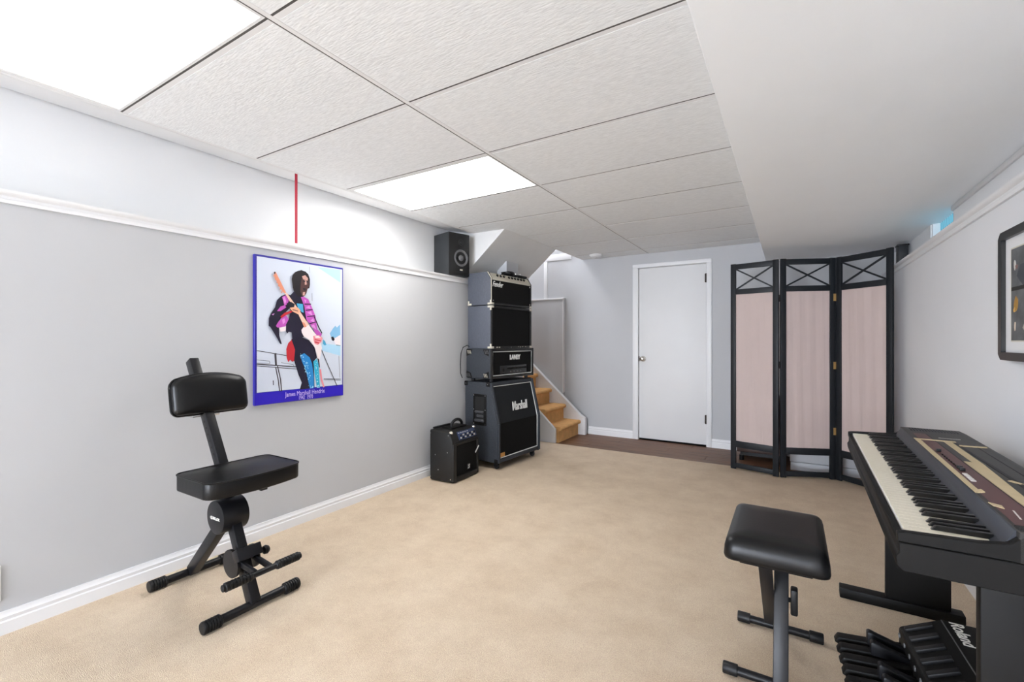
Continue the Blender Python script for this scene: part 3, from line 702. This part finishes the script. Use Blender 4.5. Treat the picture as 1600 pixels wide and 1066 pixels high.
# open combo cabinet in the middle
t = thing('extension_cabinet', 'plain grey sided speaker cabinet between the two amplifiers of the stack', 'speaker', aloc(1.093), RZ)
x0, x1, z0, z1 = -0.165, 0.118, 0.004, 0.394
yl, yr = -HW + 0.002, -HW + 0.652
B().box(x0, x1 - 0.012, yl, yr, z0, z1, 0.006, 2).build('cabinet', M_tolexb, t)
inner_rim(B(), x1 - 0.013, yl, yr, z0, z1, 0.020, 0.013).build('rim', M_tolexk, t)
B().box(x1 - 0.013, x1 - 0.007, yl + 0.018, yr - 0.018, z0 + 0.018, z1 - 0.018).build('grille', M_grille, t)
for sz, zc in ((1, z0), (-1, z1)):
    fender_corner(t, x1, yl, zc, -1, -1, sz); fender_corner(t, x1, yr, zc, -1, 1, sz)
B().cyl((x1 - 0.01, yl + 0.3, 0.012), (x1 + 0.001, yl + 0.3, 0.012), 0.004, 8).build('screw', M_chrome, t)
for k in range(7):
    y = yl + 0.06 + rr.uniform(0, 0.5); B().box(x1 - 0.001, x1 + 0.0006, y, y + rr.uniform(.006, .02), z0 + rr.uniform(.003, .012), z0 + 0.016).build('scuff', M_silver, t)
# combo amplifier on top
t = thing('combo_amplifier', 'combo amplifier with silver knob panel on top of the stack', 'amplifier', aloc(1.489), RZ)
z0, z1, zc_ = 0.006, 0.306, 0.246
side = [(x0, z0), (x1 - 0.012, z0), (x1 - 0.012, zc_), (x1 - 0.055, z1), (x0, z1)]
B().prism(side, 'y', yl, yr, 0.005, 2).build('cabinet', M_tolexb, t)
b = B().box(x1 - 0.013, x1, yl, yl + 0.014, z0, zc_, 0.003).box(x1 - 0.013, x1, yr - 0.014, yr, z0, zc_, 0.003).box(x1 - 0.013, x1, yl + 0.01, yr - 0.01, z0, z0 + 0.02, 0.003)
for y in (yl, yr - 0.014): b.prism([(x1 - 0.013, zc_ - 0.004), (x1, zc_ - 0.004), (x1 - 0.042, z1 + 0.001), (x1 - 0.055, z1)], 'y', y, y + 0.014)
b.build('rim', M_tolexk, t)
b = B()
for (ya) in (yl - 0.0006, ):
    b.beam((x1 - 0.002, ya, z0 + 0.04), (x1 - 0.002, ya, zc_), 0.006, 0.003, (0, 1, 0)); b.beam((x1 - 0.002, ya, zc_), (x1 - 0.045, ya, z1), 0.006, 0.003, (0, 1, 0))
b.build('edge_trim', M_silver, t)
B().box(x1 - 0.013, x1 - 0.006, yl + 0.013, yr - 0.013, z0 + 0.018, zc_ - 0.012).build('grille', M_grille, t)
B().box(x1 - 0.012, x1 - 0.003, yl + 0.013, yr - 0.013, zc_ - 0.014, zc_ + 0.002, 0.001).build('panel_trim', M_silver, t)
sd = Vector((-0.043, 0, 0.06)).normalized(); nn = Vector((sd.z, 0, -sd.x))
def cpt(s, y, n_): v = Vector((x1 - 0.006, 0, zc_ + 0.002)) + sd * s + nn * n_; return (v.x, y, v.z)
cpn = B().beam(cpt(0.0, (yl + yr) / 2, 0), cpt(0.062, (yl + yr) / 2, 0), 0.004, yr - yl - 0.03, (0, 1, 0)).build('control_panel', M_silver, t)
for k in range(9):
    y = yl + 0.115 + 0.050 * k + (0.03 if k > 2 else 0)
    kn = B().cyl(cpt(0.036, y, 0), cpt(0.036, y, 0.016), 0.013, 14, 0.010).build('knob', M_plast, cpn)
    B().cyl(cpt(0.036, y, 0.016), cpt(0.036, y, 0.018), 0.005, 10).build('knob_cap', M_silver, kn)
text('logo', 'Fender', 0.072, M_pipe, t, (x1 - 0.004, yl + 0.095, zc_ - 0.052), (0, 1, 0.0), (0, 0, 1), shear=0.4, ext=0.002, off=0.0003, xs=0.75)
fender_corner(t, x1, yl, z0, -1, -1, 1); fender_corner(t, x0, yl, z0, 1, -1, 1); fender_corner(t, x1, yr, z0, -1, 1, 1)
for (y, z) in ((yl + 0.03, 0.045), (yr - 0.03, 0.04), (yr - 0.03, zc_ - 0.03)): B().cyl((x1 - 0.006, y, z), (x1 - 0.002, y, z), 0.006, 8).build('screw', M_chrome, t)
# footswitch and cable lying on the combo
t = thing('footswitch', 'black footswitch with coiled cable lying on the top combo amplifier', 'footswitch', (AC[0] + 0.02, AC[1] + 0.03, 1.797), RZ)
B().prism([(-0.06, 0.0), (0.06, 0.0), (0.06, 0.02), (-0.06, 0.045)], 'y', 0.10, 0.26, 0.004).build('body', M_plast, t)
for y in (0.14, 0.22): B().cyl((0.0, y, 0.03), (0.0, y, 0.046), 0.009, 10).build('button', M_chrome, t)
pts = []
for k in range(60):
    a = k * 0.55; r_ = 0.055 + 0.008 * math.sin(k * 1.7); pts.append((0.0 + r_ * math.cos(a) * 0.8, 0.02 + r_ * math.sin(a) * 1.5, 0.010 + 0.0005 * k + 0.004 * math.sin(k * 0.9)))
B().tube(pts, 0.0045, 6).build('cable', M_rubber, t)
# loose lead behind the head
pts = [(-2.615, 3.395, 0.82 + 0.0), (-2.632, 3.39, 0.86), (-2.634, 3.39, 0.95), (-2.628, 3.39, 1.05), (-2.608, 3.395, 1.105), (-2.57, 3.41, 1.125), (-2.56, 3.44, 1.11)]
tag(B().tube(pts, 0.004, 6).build('amp_lead', M_rubber), 'thin black lead looping down behind the amplifier head', 'cable')

# ------------------------------------------------------------------ small portable amplifier
t = thing('portable_amplifier', 'small black portable amplifier with top handle on the carpet beside the stack', 'amplifier', (-2.451, 3.075, 0.006), R(1.6))
hw, hd, H = 0.182, 0.125, 0.425
side = [(-hd, 0.006), (hd - 0.008, 0.006), (hd - 0.008, 0.335), (hd - 0.045, H - 0.01), (-hd, H)]
B().prism(side, 'y', -hw, hw, 0.016, 3).build('cabinet', M_tolexk, t)
B().box(hd - 0.011, hd - 0.006, -hw + 0.045, hw - 0.02, 0.05, 0.300, 0.002).build('grille', M_grille, t)
b = B()
b.box(hd - 0.012, hd, -hw, -hw + 0.045, 0.01, 0.32, 0.006).box(hd - 0.012, hd, hw - 0.026, hw, 0.01, 0.32, 0.006).box(hd - 0.012, hd, -hw + 0.03, hw - 0.02, 0.008, 0.048, 0.004).box(hd - 0.012, hd - 0.001, -hw + 0.03, hw - 0.02, 0.300, 0.325, 0.004)
b.build('rim', M_tolexk, t)
sd2 = Vector((-0.037, 0, 0.08)).normalized(); n2 = Vector((sd2.z, 0, -sd2.x))
def pp(s, y, n_): v = Vector((hd - 0.008, 0, 0.335)) + sd2 * s + n2 * n_; return (v.x, y, v.z)
cpn = B().beam(pp(0.004, 0.035, 0), pp(0.074, 0.035, 0), 0.006, 0.25, (0, 1, 0), 0.001).build('control_panel', mat('blue_panel', (48, 60, 92), 0.35), t)
for r_ in range(2):
    for k in range(7):
        y = -0.065 + 0.032 * k + (0.01 if r_ else 0)
        B().cyl(pp(0.018 + 0.022 * r_, y, 0.002), pp(0.018 + 0.022 * r_, y, 0.012), 0.0065, 10).build('knob', M_silver if (k + r_) % 2 == 0 else M_plast, cpn)
for k in range(5): B().beam(pp(0.060, -0.07 + 0.03 * k, 0.0036), pp(0.064, -0.07 + 0.03 * k, 0.0036), 0.0012, 0.018, (0, 1, 0)).build('marking', M_print, cpn)
pl = B().box(hd - 0.008, hd - 0.002, 0.015, 0.055, 0.075, 0.118, 0.002).build('badge', mat('badge_dark', (46, 46, 48), 0.3), t)
B().tube([(hd - 0.0015, 0.048, 0.110), (hd - 0.0015, 0.028, 0.108), (hd - 0.0015, 0.030, 0.099), (hd - 0.0015, 0.044, 0.098), (hd - 0.0015, 0.042, 0.088), (hd - 0.0015, 0.022, 0.084)], 0.003, 6).build('emblem', M_pipe, pl)
tp = B().beam((hd + 0.001, hw - 0.055, 0.195), (hd + 0.001, hw + 0.0, 0.245), 0.013, 0.0015, (1, 0, 0)).build('tape_strip', M_pipe, t)
for (x, z) in ((-hd + 0.014, H - 0.03), (hd - 0.05, H - 0.035), (-hd + 0.014, 0.035), (hd - 0.03, 0.035), (hd - 0.06, 0.25), (-0.03, 0.10), (-0.06, 0.22)):
    B().cyl((x, -hw - 0.0005, z), (x, -hw - 0.003, z), 0.0045, 8).build('rivet', M_chrome, t)
for (x, y) in ((hd - 0.035, -hw + 0.014), (hd - 0.045, hw - 0.014)): B().lathe([(0.016, 0), (0.014, 0.008), (0.006, 0.013), (0, 0.013)], (x, y, H - 0.016), (0.4, 0, 1), 12).build('corner', M_chrome if y > 0 else M_silver, t)
B().box(-0.07, 0.03, -0.09, 0.13, H - 0.006, H + 0.004, 0.003).build('handle_plate', M_plast, t)
ha = [(-0.055 if k in (0, 20) else -0.02, -0.02 + 0.075 * (1 - math.cos(math.pi * k / 20)), H + 0.004 + 0.050 * math.sin(math.pi * k / 20)) for k in range(21)]
B().tube([(-0.02, p[1], p[2]) for p in ha], 0.013, 10).build('handle', M_rubber, t)
B().beam((-0.09, -0.17, H + 0.012), (-0.05, 0.02, H + 0.020), 0.022, 0.016, (0, 0, 1), 0.004).build('handle_strap', M_rubber, t)
for (x, y) in ((-0.09, -0.14), (-0.09, 0.14), (0.09, -0.14), (0.09, 0.14)): B().cyl((x, y, 0), (x, y, 0.012), 0.014, 12).build('foot', M_rubber, t)

# ------------------------------------------------------------------ studio monitor on the ledge
t = thing('bookshelf_speaker', 'black bookshelf speaker standing on the white left ledge', 'speaker', (-2.705, 3.352, ZL), R(-16.0))
B().box(-0.125, 0.112, -0.117, 0.115, 0.0, 0.392, 0.005).build('cabinet', mat('speaker_vinyl', (40, 43, 46), 0.5, bump=(80, .1, .001)), t)
B().box(0.110, 0.120, -0.115, 0.113, 0.002, 0.390, 0.003).build('baffle', mat('baffle_black', (17, 17, 18), 0.45), t)
B().lathe([(0.078, 0), (0.078, 0.004), (0.070, 0.007), (0.066, 0.003), (0.060, 0.005), (0.055, -0.002), (0.030, -0.012), (0.028, 0.0), (0.018, 0.009), (0, 0.012)], (0.120, 0.018, 0.165), (1, 0, 0), 32).build('woofer', M_conebk, t)
B().lathe([(0.030, 0), (0.030, 0.002), (0.026, 0.003), (0.014, -0.002), (0.012, 0.003), (0, 0.008)], (0.120, 0.018, 0.310), (1, 0, 0), 24).build('tweeter', mat('tweeter_black', (38, 38, 40), 0.3), t)
B().box(0.119, 0.124, 0.004, 0.034, 0.050, 0.062, 0.002).build('badge', M_silver, t)
B().box(0.119, 0.1215, -0.06, 0.10, 0.012, 0.034, 0.001).build('port', mat('recess_black', (8, 8, 8), 0.6), t)

# ------------------------------------------------------------------ folding screen
pts = [(-0.47, 4.600), (-0.080, 4.497), (0.325, 4.668), (0.655, 4.36)]
t = thing('folding_screen', 'three-panel folding screen with dark frame and pinkish linen panels', 'room divider', (0.0, 4.55, 0.0), 0)
SH = 1.862
def screen_panel(p0, p1):
    a = Vector((p0[0], p0[1] - 4.55, 0)); c = Vector((p1[0], p1[1] - 4.55, 0)); d = c - a; Lw = d.length - 0.012
    root = bpy.data.objects.new('panel', bpy.data.meshes.new('panel')); 
    zb0 = 0.008 if p0[1] > 4.67 or True else 0
    sw, th_ = 0.044, 0.022
    b = B()
    b.box(0.0, sw, -th_ / 2, th_ / 2, zb0, SH, 0.003).box(Lw - sw, Lw, -th_ / 2, th_ / 2, zb0, SH, 0.003)
    fr = b.build('panel_frame', M_frame, t)
    fr.location = a + d.normalized() * 0.006; fr.rotation_euler = (0, 0, math.atan2(d.y, d.x))
    bpy.data.objects.remove(root)
    for (z0, z1) in ((0.020, 0.062), (0.205, 0.262), (1.585, 1.632), (SH - 0.050, SH - 0.004)):
        B().box(sw - 0.002, Lw - sw + 0.002, -th_ / 2 + 0.001, th_ / 2 - 0.001, z0, z1, 0.002).build('rail', M_frame, fr)
    za, zb2 = 1.630, SH - 0.048
    for s in (0, 1):
        B().beam((sw, 0, za if s == 0 else zb2), (Lw - sw, 0, zb2 if s == 0 else za), 0.012, 0.012 if s == 0 else 0.011, (0, 1, 0)).build('cross_bar', M_frame, fr)
    # linen with slight folds
    bm_ = bmesh.new(); nx, nz = 26, 6
    rp = random.Random(int(Lw * 10000)); ph = rp.random() * 6
    g = [[bm_.verts.new((sw - 0.002 + (Lw - 2 * sw + 0.004) * i / nx, 0.002 * math.sin(ph + i * 0.9) * (0.3 + 0.7 * math.sin(math.pi * i / nx)) + 0.0015 * math.sin(i * 2.3 + k), 0.258 + (1.590 - 0.258) * k / nz)) for k in range(nz + 1)] for i in range(nx + 1)]
    for i in range(nx):
        for k in range(nz): bm_.faces.new((g[i][k], g[i + 1][k], g[i + 1][k + 1], g[i][k + 1]))
    B().merge(bm_).build('linen', M_linen, fr)
    return fr, Lw
fs_ = [screen_panel(pts[i], pts[i + 1]) for i in range(3)]
for (fr, Lw), nxt in zip(fs_[:2], (1, 2)):
    for z in (0.41, 0.96, 1.53):
        side_ = -1 if nxt == 2 else 1
        hb = B()
        hb.box(Lw - 0.020, Lw + 0.003, side_ * 0.012 - 0.0015, side_ * 0.012 + 0.0015, z - 0.03, z + 0.03).box(Lw + 0.009, Lw + 0.030, side_ * 0.012 - 0.0015, side_ * 0.012 + 0.0015, z - 0.03, z + 0.03).cyl((Lw + 0.006, side_ * 0.014, z - 0.03), (Lw + 0.006, side_ * 0.014, z + 0.03), 0.004, 8)
        hb.build('hinge', M_brass if nxt == 2 else M_hinge, fr)

# things behind the screen
t = thing('slatted_chest', 'dark brown slatted wooden chest behind the left panel of the folding screen', 'chest', (-0.19, 5.12, 0))
B().box(-0.26, 0.16, -0.16, 0.18, 0.085, 0.62, 0.006).build('body', M_woodd, t)
for k in range(9): B().box(-0.25, 0.15, -0.172, -0.158, 0.095 + 0.056 * k, 0.138 + 0.056 * k, 0.004).build('slat', M_woodd, t)
for (x, y) in ((-0.22, -0.12), (0.12, -0.12), (-0.22, 0.14), (0.12, 0.14)): B().cyl((x, y, 0), (x, y, 0.05), 0.022, 14).build('foot', M_black, t)
B().box(-0.23, 0.13, -0.13, 0.15, 0.048, 0.086).build('plinth', M_black, t)
t = thing('storage_cabinet', 'low white cabinet behind the middle panel of the folding screen', 'cabinet', (0.34, 5.08, 0))
B().box(-0.34, 0.35, -0.24, 0.24, 0.0, 0.072, 0.003).build('plinth', M_wall, t)
B().box(-0.345, 0.355, -0.248, 0.24, 0.078, 0.70, 0.004).build('body', M_wall, t)
t = thing('dark_post', 'black upright case on the right ledge behind the folding screen', 'case', (0.79, 4.90, ZL))
B().box(-0.035, 0.030, -0.05, 0.05, 0.0, 0.185, 0.004).build('body', mat('case_dark', (30, 32, 36), 0.5), t)
B().box(-0.040, 0.035, -0.055, 0.055, 0.185, 0.197, 0.002).build('lid', M_black, t)

# ------------------------------------------------------------------ framed picture on the right wall
t = thing('framed_picture', 'black framed picture with white mat on the right wall', 'picture', (XR, 2.507, 1.092))
fw, fh, fb_ = -0.60, 0.488, 0.030
ch = 0.022
def octo(y0, y1, z0, z1, c): return [(y0 + c, z0), (y1 - c, z0), (y1, z0 + c), (y1, z1 - c), (y1 - c, z1), (y0 + c, z1), (y0, z1 - c), (y0, z0 + c)]
fo = octo(fw, 0, 0, fh, ch); fi = octo(fw + fb_, -fb_, fb_, fh - fb_, 0.001)
bm_ = bmesh.new()
xo, xf = -0.002, -0.030
vo0 = [bm_.verts.new((xo, y, z)) for y, z in fo]; vo = [bm_.verts.new((xf, y, z)) for y, z in fo]; vi = [bm_.verts.new((xf, y, z)) for y, z in fi]; vi0 = [bm_.verts.new((xo, y, z)) for y, z in fi]
for k in range(8):
    j = (k + 1) % 8
    for A_, C_ in ((vo0, vo), (vo, vi), (vi, vi0), (vi0, vo0)): bm_.faces.new((A_[k], A_[j], C_[j], C_[k]))
bmesh.ops.recalc_face_normals(bm_, faces=bm_.faces)
B().merge(bm_).build('frame', mat('frame_black', (14, 13, 12), 0.3), t)
B().box(-0.016, -0.006, fw + 0.02, -0.02, 0.02, fh - 0.02).build('mat_board', M_white, t)
pc = B().box(-0.0175, -0.0155, fw + 0.085, -0.085, 0.075, fh - 0.075).build('print', mat('print_grey', (88, 90, 92), 0.5, var=(14, 0.5)), t)
B().box(-0.0172, -0.0158, fw + 0.08, -0.08, 0.07, fh - 0.07).build('print_border', mat('mat_bevel', (205, 200, 185), 0.6), t)
pr_ = random.Random(11)
for k, (ya, za, wy, wz, c_) in enumerate(((-0.118, 0.352, .010, .020, (200, 196, 190)), (-0.135, 0.345, .012, .010, (120, 90, 84)), (-0.128, 0.205, .022, .030, (160, 118, 44)), (-0.115, 0.188, .010, .012, (206, 160, 84)), (-0.118, 0.128, .008, .022, (210, 190, 170)),
        (-0.19, 0.31, .05, .05, (54, 58, 64)), (-0.25, 0.20, .05, .04, (150, 104, 56)), (-0.32, 0.33, .06, .03, (176, 178, 182)), (-0.40, 0.18, .06, .06, (96, 60, 48)), (-0.22, 0.12, .04, .02, (190, 180, 168)))):
    po = [(ya + wy * math.cos(q_ * 0.785) * pr_.uniform(.6, 1.1), za + wz * math.sin(q_ * 0.785) * pr_.uniform(.6, 1.1)) for q_ in range(8)]
    B().prism(po, 'x', -0.0183 - 0.00003 * k, -0.0174).build('print_patch', mat('patch_%d' % k, c_, 0.5), pc)
B().box(-0.0178, -0.0172, -0.30, -0.086, 0.258, 0.272).build('print_band', M_dark, pc)

# ------------------------------------------------------------------ stage piano (local x = depth to wall, y = along keys away from camera)
t = thing('stage_piano', 'black stage piano with burgundy panel and masking tape on T legs by the right wall', 'keyboard', (0.199, 1.291, 0.006), R(-1.2))
LN = 1.322
zf = 0.739
prof = [(0.010, 0.657), (0.000, 0.672), (-0.002, 0.690), (0.004, 0.697), (0.004, 0.712), (0.0, 0.722), (0.0, 0.722), (0.012, 0.722), (0.40, 0.722), (0.40, 0.640), (0.12, 0.650)]
prof = [(0.010, 0.657), (-0.001, 0.668), (-0.003, 0.688), (0.003, 0.697), (0.003, 0.720), (0.398, 0.720), (0.398, 0.657)]
B().prism(prof, 'y', 0.0, LN, 0.002, 1).build('lower_case', M_plast, t)
B().box(0.0, 0.014, 0.015, LN - 0.015, 0.7205, zf - 0.006, 0.002).build('key_slip', M_plast, t)
eb = [(0.0, 0.7015), (0.0, zf + 0.002), (0.013, zf + 0.005), (0.13, zf + 0.010), (0.172, zf + 0.016), (0.190, zf + 0.034), (0.20, zf + 0.036), (0.20, 0.7015)]
eb2 = [(0.0, 0.7208), (0.0, zf + 0.002), (0.013, zf + 0.005), (0.13, zf + 0.010), (0.172, zf + 0.016), (0.190, zf + 0.034), (0.20, zf + 0.036), (0.20, 0.7208)]
for y0, y1 in ((0.0, 0.017), (LN - 0.026, LN)): B().prism(eb2, 'y', y0, y1, 0.002, 1).build('end_block', M_plast, t)
B().prism([(0.138, 0.7208), (0.168, zf + 0.010), (0.184, zf + 0.041), (0.190, zf + 0.042), (0.190, 0.7208)], 'y', 0.017, LN - 0.026, 0.0008, 1).build('panel_slope', M_slope, t)
top = zf + 0.0425
B().prism([(0.186, 0.7208), (0.186, top), (0.375, top), (0.398, top - 0.012), (0.398, 0.7208)], 'y', 0.0, LN, 0.0015, 1).build('top_panel', M_panel, t)
pan = [o for o in t.children if o.name.startswith('top_panel')][0]
def strip(name, m, poly, h=0.0008, par=None): return B().prism(poly, 'z', top + 0.0001, top + h).build(name, m, par or pan)
strip('burgundy_stripe', M_burg, [(0.204, 1.17), (0.243, 1.17), (0.247, 0.05), (0.194, 0.05)])
strip('masking_tape', M_tape, [(0.1875, 1.03), (0.204, 1.03), (0.200, 0.285), (0.1875, 0.285)], 0.0014)
strip('masking_tape', M_tape, [(0.269, 1.022), (0.291, 1.022), (0.290, 0.63), (0.268, 0.64)], 0.0014)
strip('masking_tape', M_tape, [(0.249, 0.668), (0.290, 0.66), (0.274, 0.25), (0.274, 0.10), (0.250, 0.10)], 0.0018)
strip('masking_tape', M_tape, [(0.187, 1.018), (0.304, 1.016), (0.304, 1.034), (0.187, 1.036)], 0.0022)
strip('masking_tape', M_tape, [(0.298, 0.942), (0.372, 0.955), (0.373, 0.972), (0.30, 0.962)], 0.0022)
strip('masking_tape', M_tape, [(0.290, 0.458), (0.306, 0.43), (0.316, 0.442), (0.300, 0.47)], 0.0014)
strip('masking_tape', M_tape, [(0.190, 0.20), (0.209, 0.185), (0.207, 0.160), (0.193, 0.175)], 0.0022)
strip('masking_tape', M_tape, [(0.1885, 0.300), (0.206, 0.318), (0.207, 0.292), (0.190, 0.280)], 0.0030)
strip('data_slot', mat('slot_black', (18, 18, 18), 0.6), [(0.296, 1.0), (0.304, 1.0), (0.318, 0.05), (0.306, 0.05)], 0.0010)
strip('panel_seam', mat('slot_black', (18, 18, 18), 0.6), [(0.2445, 1.17), (0.2465, 1.17), (0.2495, 0.05), (0.2475, 0.05)], 0.0010)
strip('panel_seam', mat('slot_black', (18, 18, 18), 0.6), [(0.345, 1.0), (0.347, 1.0), (0.347, 0.05), (0.345, 0.05)], 0.0009)
strip('speaker_strip', M_slope, [(0.205, 1.235), (0.365, 1.235), (0.365, 1.305), (0.205, 1.305)], 0.0008)
for i in range(16):
    for j in range(5):
        if j == 0 and i == 0: hole = B().cyl((0, 0, top + 0.0008), (0, 0, top + 0.0016), 0.0035, 6).build('vent_hole', M_dark, pan); hole.location = (0.212, 1.243, 0)
        else: inst(hole, pan, (0.212 + 0.0096 * i, 1.243 + 0.0135 * j, 0))
for y in (0.80, 0.55, 0.525): B().box(0.209, 0.221, y - 0.008, y + 0.008, top + 0.0008, top + 0.010, 0.001).build('slider_cap', M_black, pan)
for k in range(7): B().box(0.212, 0.216, 0.575 + 0.027 * k, 0.592 + 0.027 * k, top + 0.0007, top + 0.004, 0.001).build('button', M_plast, pan)
for k in range(5): B().box(0.206, 0.217, 0.400 + 0.018 * k, 0.412 + 0.018 * k, top + 0.0007, top + 0.004, 0.001).build('button', mat('button_grey', (205, 200, 195), 0.5), pan)
for k in range(6): B().box(0.213 + 0.001 * k, 0.216 + 0.001 * k, 0.095 + 0.011 * k, 0.103 + 0.011 * k, top + 0.0007, top + 0.0012).build('marking', M_print, pan)
for k in range(14): B().box(0.270 + 0.0045 * k, 0.273 + 0.0045 * k, 1.092, 1.098, top, top + 0.0005).build('marking', M_print, pan)
for k in range(4): B().box(0.190, 0.25, 0.012 + 0.010 * k, 0.016 + 0.010 * k, top + 0.0002, top + 0.0012).build('vent_slot', mat('slot_black', (18, 18, 18), 0.6), pan)
# keys: treble end is near the camera
NW = 52; pit = (LN - 0.026 - 0.017 - 0.004) / NW; ky0 = 0.019
wk = B().box(0, 0.147, 0.0004, pit - 0.0004, -0.016, 0.0, 0.0010, 1).build('white_key', M_ivory, t)
wkf = B().box(-0.0006, 0.0, 0.0008, pit - 0.0008, -0.015, -0.0012).build('key_front', M_ivoryf, wk)
bkm = B().prism([(0.0, 0.0), (0.008, 0.0105), (0.10, 0.0125), (0.10, 0.0)], 'y', -0.0053, 0.0053, 0.0012, 1).build('black_key', M_blackkey, t)
first = True
names = 'CBAGFED'
first_b = True
for i in range(NW):
    y = ky0 + pit * i
    if i == 0: wk.location = (0.0165, y, zf)
    else:
        k_ = inst(wk, t, (0.0165, y, zf)); f_ = inst(wkf, k_)
    nm = names[i % 7]
    if nm in 'BAGED' and i < NW - 1 and not (i == NW - 1):
        yb = y + pit
        if i == NW - 1: continue
        if first_b: bkm.location = (0.066, yb, zf - 0.0005); first_b = False
        else: inst(bkm, t, (0.066, yb, zf - 0.0005))
# legs
for ya, nm in ((0.075, 'near'), (LN - 0.07, 'far')):
    lg = B().box(0.148 if nm == 'near' else 0.128, 0.375 if nm == 'near' else 0.338, ya, ya + 0.032, 0.045, 0.656, 0.003).build('leg', M_plast, t)
    B().box(-0.035, 0.380, ya - 0.012, ya + 0.046, 0.0, 0.045, 0.004).build('foot_bar', M_plast, lg)
B().box(0.30, 0.32, 0.10, LN - 0.07, 0.50, 0.62, 0.003).build('cross_brace', M_plast, t)

# ------------------------------------------------------------------ bass pedalboard
t = thing('bass_pedalboard', 'black bass pedalboard lying on the carpet under the stage piano', 'pedalboard', (0.14, 2.165, 0.006), R(2.5))
PL = 0.62
# housing: sloped front face up to a flat top
B().prism([(0.20, 0.0), (0.20, 0.105), (0.205, 0.112), (0.315, 0.168), (0.42, 0.168), (0.42, 0.0)], 'y', -PL, 0.0, 0.003, 1).build('housing', M_plast, t)
B().box(0.314, 0.318, -PL + 0.005, -0.005, 0.168, 0.1705, 0.001, 1).build('ridge', M_conebk, t)
text('logo', 'Roland', 0.052, M_print, t, (0.352, -0.075, 0.1688), (0.0, -1, 0), (1, 0, 0), shear=0.1, ext=0.0004, off=0.0008)
text('logo', 'PK-5', 0.03, M_print, t, (0.352, -0.26, 0.1688), (0.0, -1, 0), (1, 0, 0), ext=0.0004) if False else None
wpitch = 0.064
sdx = Vector((0.11, 0, 0.056)).normalized(); snn = Vector((-sdx.z, 0, sdx.x))
wp = B().prism([(0.0, 0.020), (0.012, 0.042), (0.12, 0.052), (0.21, 0.062), (0.21, 0.036), (0.01, 0.016)], 'y', -0.019, 0.019, 0.004, 2).build('pedal', M_plast, t)
wpb = B().box(0.012, 0.045, -0.012, 0.012, 0.0, 0.022, 0.004).build('pedal_stop', M_rubber, wp)
sps = B().prism([(0.0, 0.055), (0.0, 0.098), (0.008, 0.102), (0.03, 0.094), (0.11, 0.070), (0.11, 0.05)], 'y', -0.014, 0.014, 0.003, 2).build('sharp_pedal', M_black, t)
bm0 = B().box(0.085, 0.090, 0, 0.001, 0, 0.001)
bm0.bm.free()
ridge = None
wi = 0
for i in range(9):
    y = -0.035 - wpitch * i
    if i == 0: wp.location = (0, y, 0)
    else:
        p_ = inst(wp, t, (0, y, 0)); inst(wpb, p_)
    if i % 7 in (0, 1, 3, 4, 5):
        yy = y - wpitch / 2
        if i == 0: sps.location = (0.095, yy, 0)
        else: inst(sps, t, (0.095, yy, 0))
for i in range(9):
    y = -0.035 - wpitch * i
    c0_ = Vector((0.212, y, 0.1165)); c1_ = c0_ + sdx * 0.085
    B().beam(c0_ + snn * 0.004, c1_ + snn * 0.004, 0.012, 0.022, (0, 1, 0), 0.003).build('rubber_strip', M_rubber, t)
    B().lathe([(0.009, 0), (0.008, 0.003), (0, 0.0035)], (0.1995, y + 0.018, 0.085), (-1, 0, 0), 10).build('mark', M_conebk, t)

# ------------------------------------------------------------------ keyboard bench
t = thing('piano_bench', 'black padded bench on crossed legs in front of the stage piano', 'bench', (-0.042, 1.92, 0.006))
bx0, bx1, by0, by1 = -0.148, 0.142, -0.305, 0.105
bm_ = bmesh.new(); lay_ = [(0.455, 0.93), (0.458, 0.985), (0.468, 1.0), (0.495, 0.985), (0.512, 0.955), (0.523, 0.90), (0.529, 0.78), (0.532, 0.5)]
ol = densify(rrect(-0.145, 0.145, -0.205, 0.205, 0.03, 6), 0.02)
rg = [[bm_.verts.new((x * s, y * s, z)) for x, y in ol] for z, s in lay_]; nb = len(ol)
for i in range(len(rg) - 1):
    for k in range(nb): bm_.faces.new((rg[i][k], rg[i][(k + 1) % nb], rg[i + 1][(k + 1) % nb], rg[i + 1][k]))
bm_.faces.new(rg[0]); bm_.faces.new(rg[-1]); bmesh.ops.recalc_face_normals(bm_, faces=bm_.faces)
B().merge(bm_, Matrix.Translation((0.0, -0.105, 0))).build('seat', M_vinyl, t, 60)
B().box(-0.10, 0.10, -0.27, -0.235, 0.438, 0.458, 0.003).box(-0.10, 0.10, 0.03, 0.065, 0.438, 0.458, 0.003).build('seat_bracket', M_black, t)
B().beam((-0.028, 0.185, 0.022), (-0.028, -0.250, 0.45), 0.010, 0.040, (1, 0, 0), 0.002).build('leg', M_black, t)
B().beam((0.014, -0.170, 0.022), (0.014, 0.045, 0.45), 0.030, 0.045, (1, 0, 0), 0.003).build('leg', M_black, t)
for y, xa, xb in ((0.185, -0.145, 0.150), (-0.170, -0.160, 0.150)):
    br_ = B().cyl((xa + 0.02, y, 0.020), (xb - 0.02, y, 0.020), 0.0145, 16).build('foot_bar', M_black, t)
    for a, s in ((xa, 1), (xb, -1)): B().lathe([(0.018, 0), (0.020, 0.003), (0.020, 0.045), (0.0145, 0.047)], (a, y, 0.020), (s, 0, 0), 16).build('foot_cap', M_rubber, br_)
B().cyl((-0.03, -0.035, 0.245), (0.042, -0.035, 0.245), 0.008, 10).box(0.042, 0.064, -0.056, -0.014, 0.20, 0.29, 0.006).build('lock_knob', M_rubber, t)
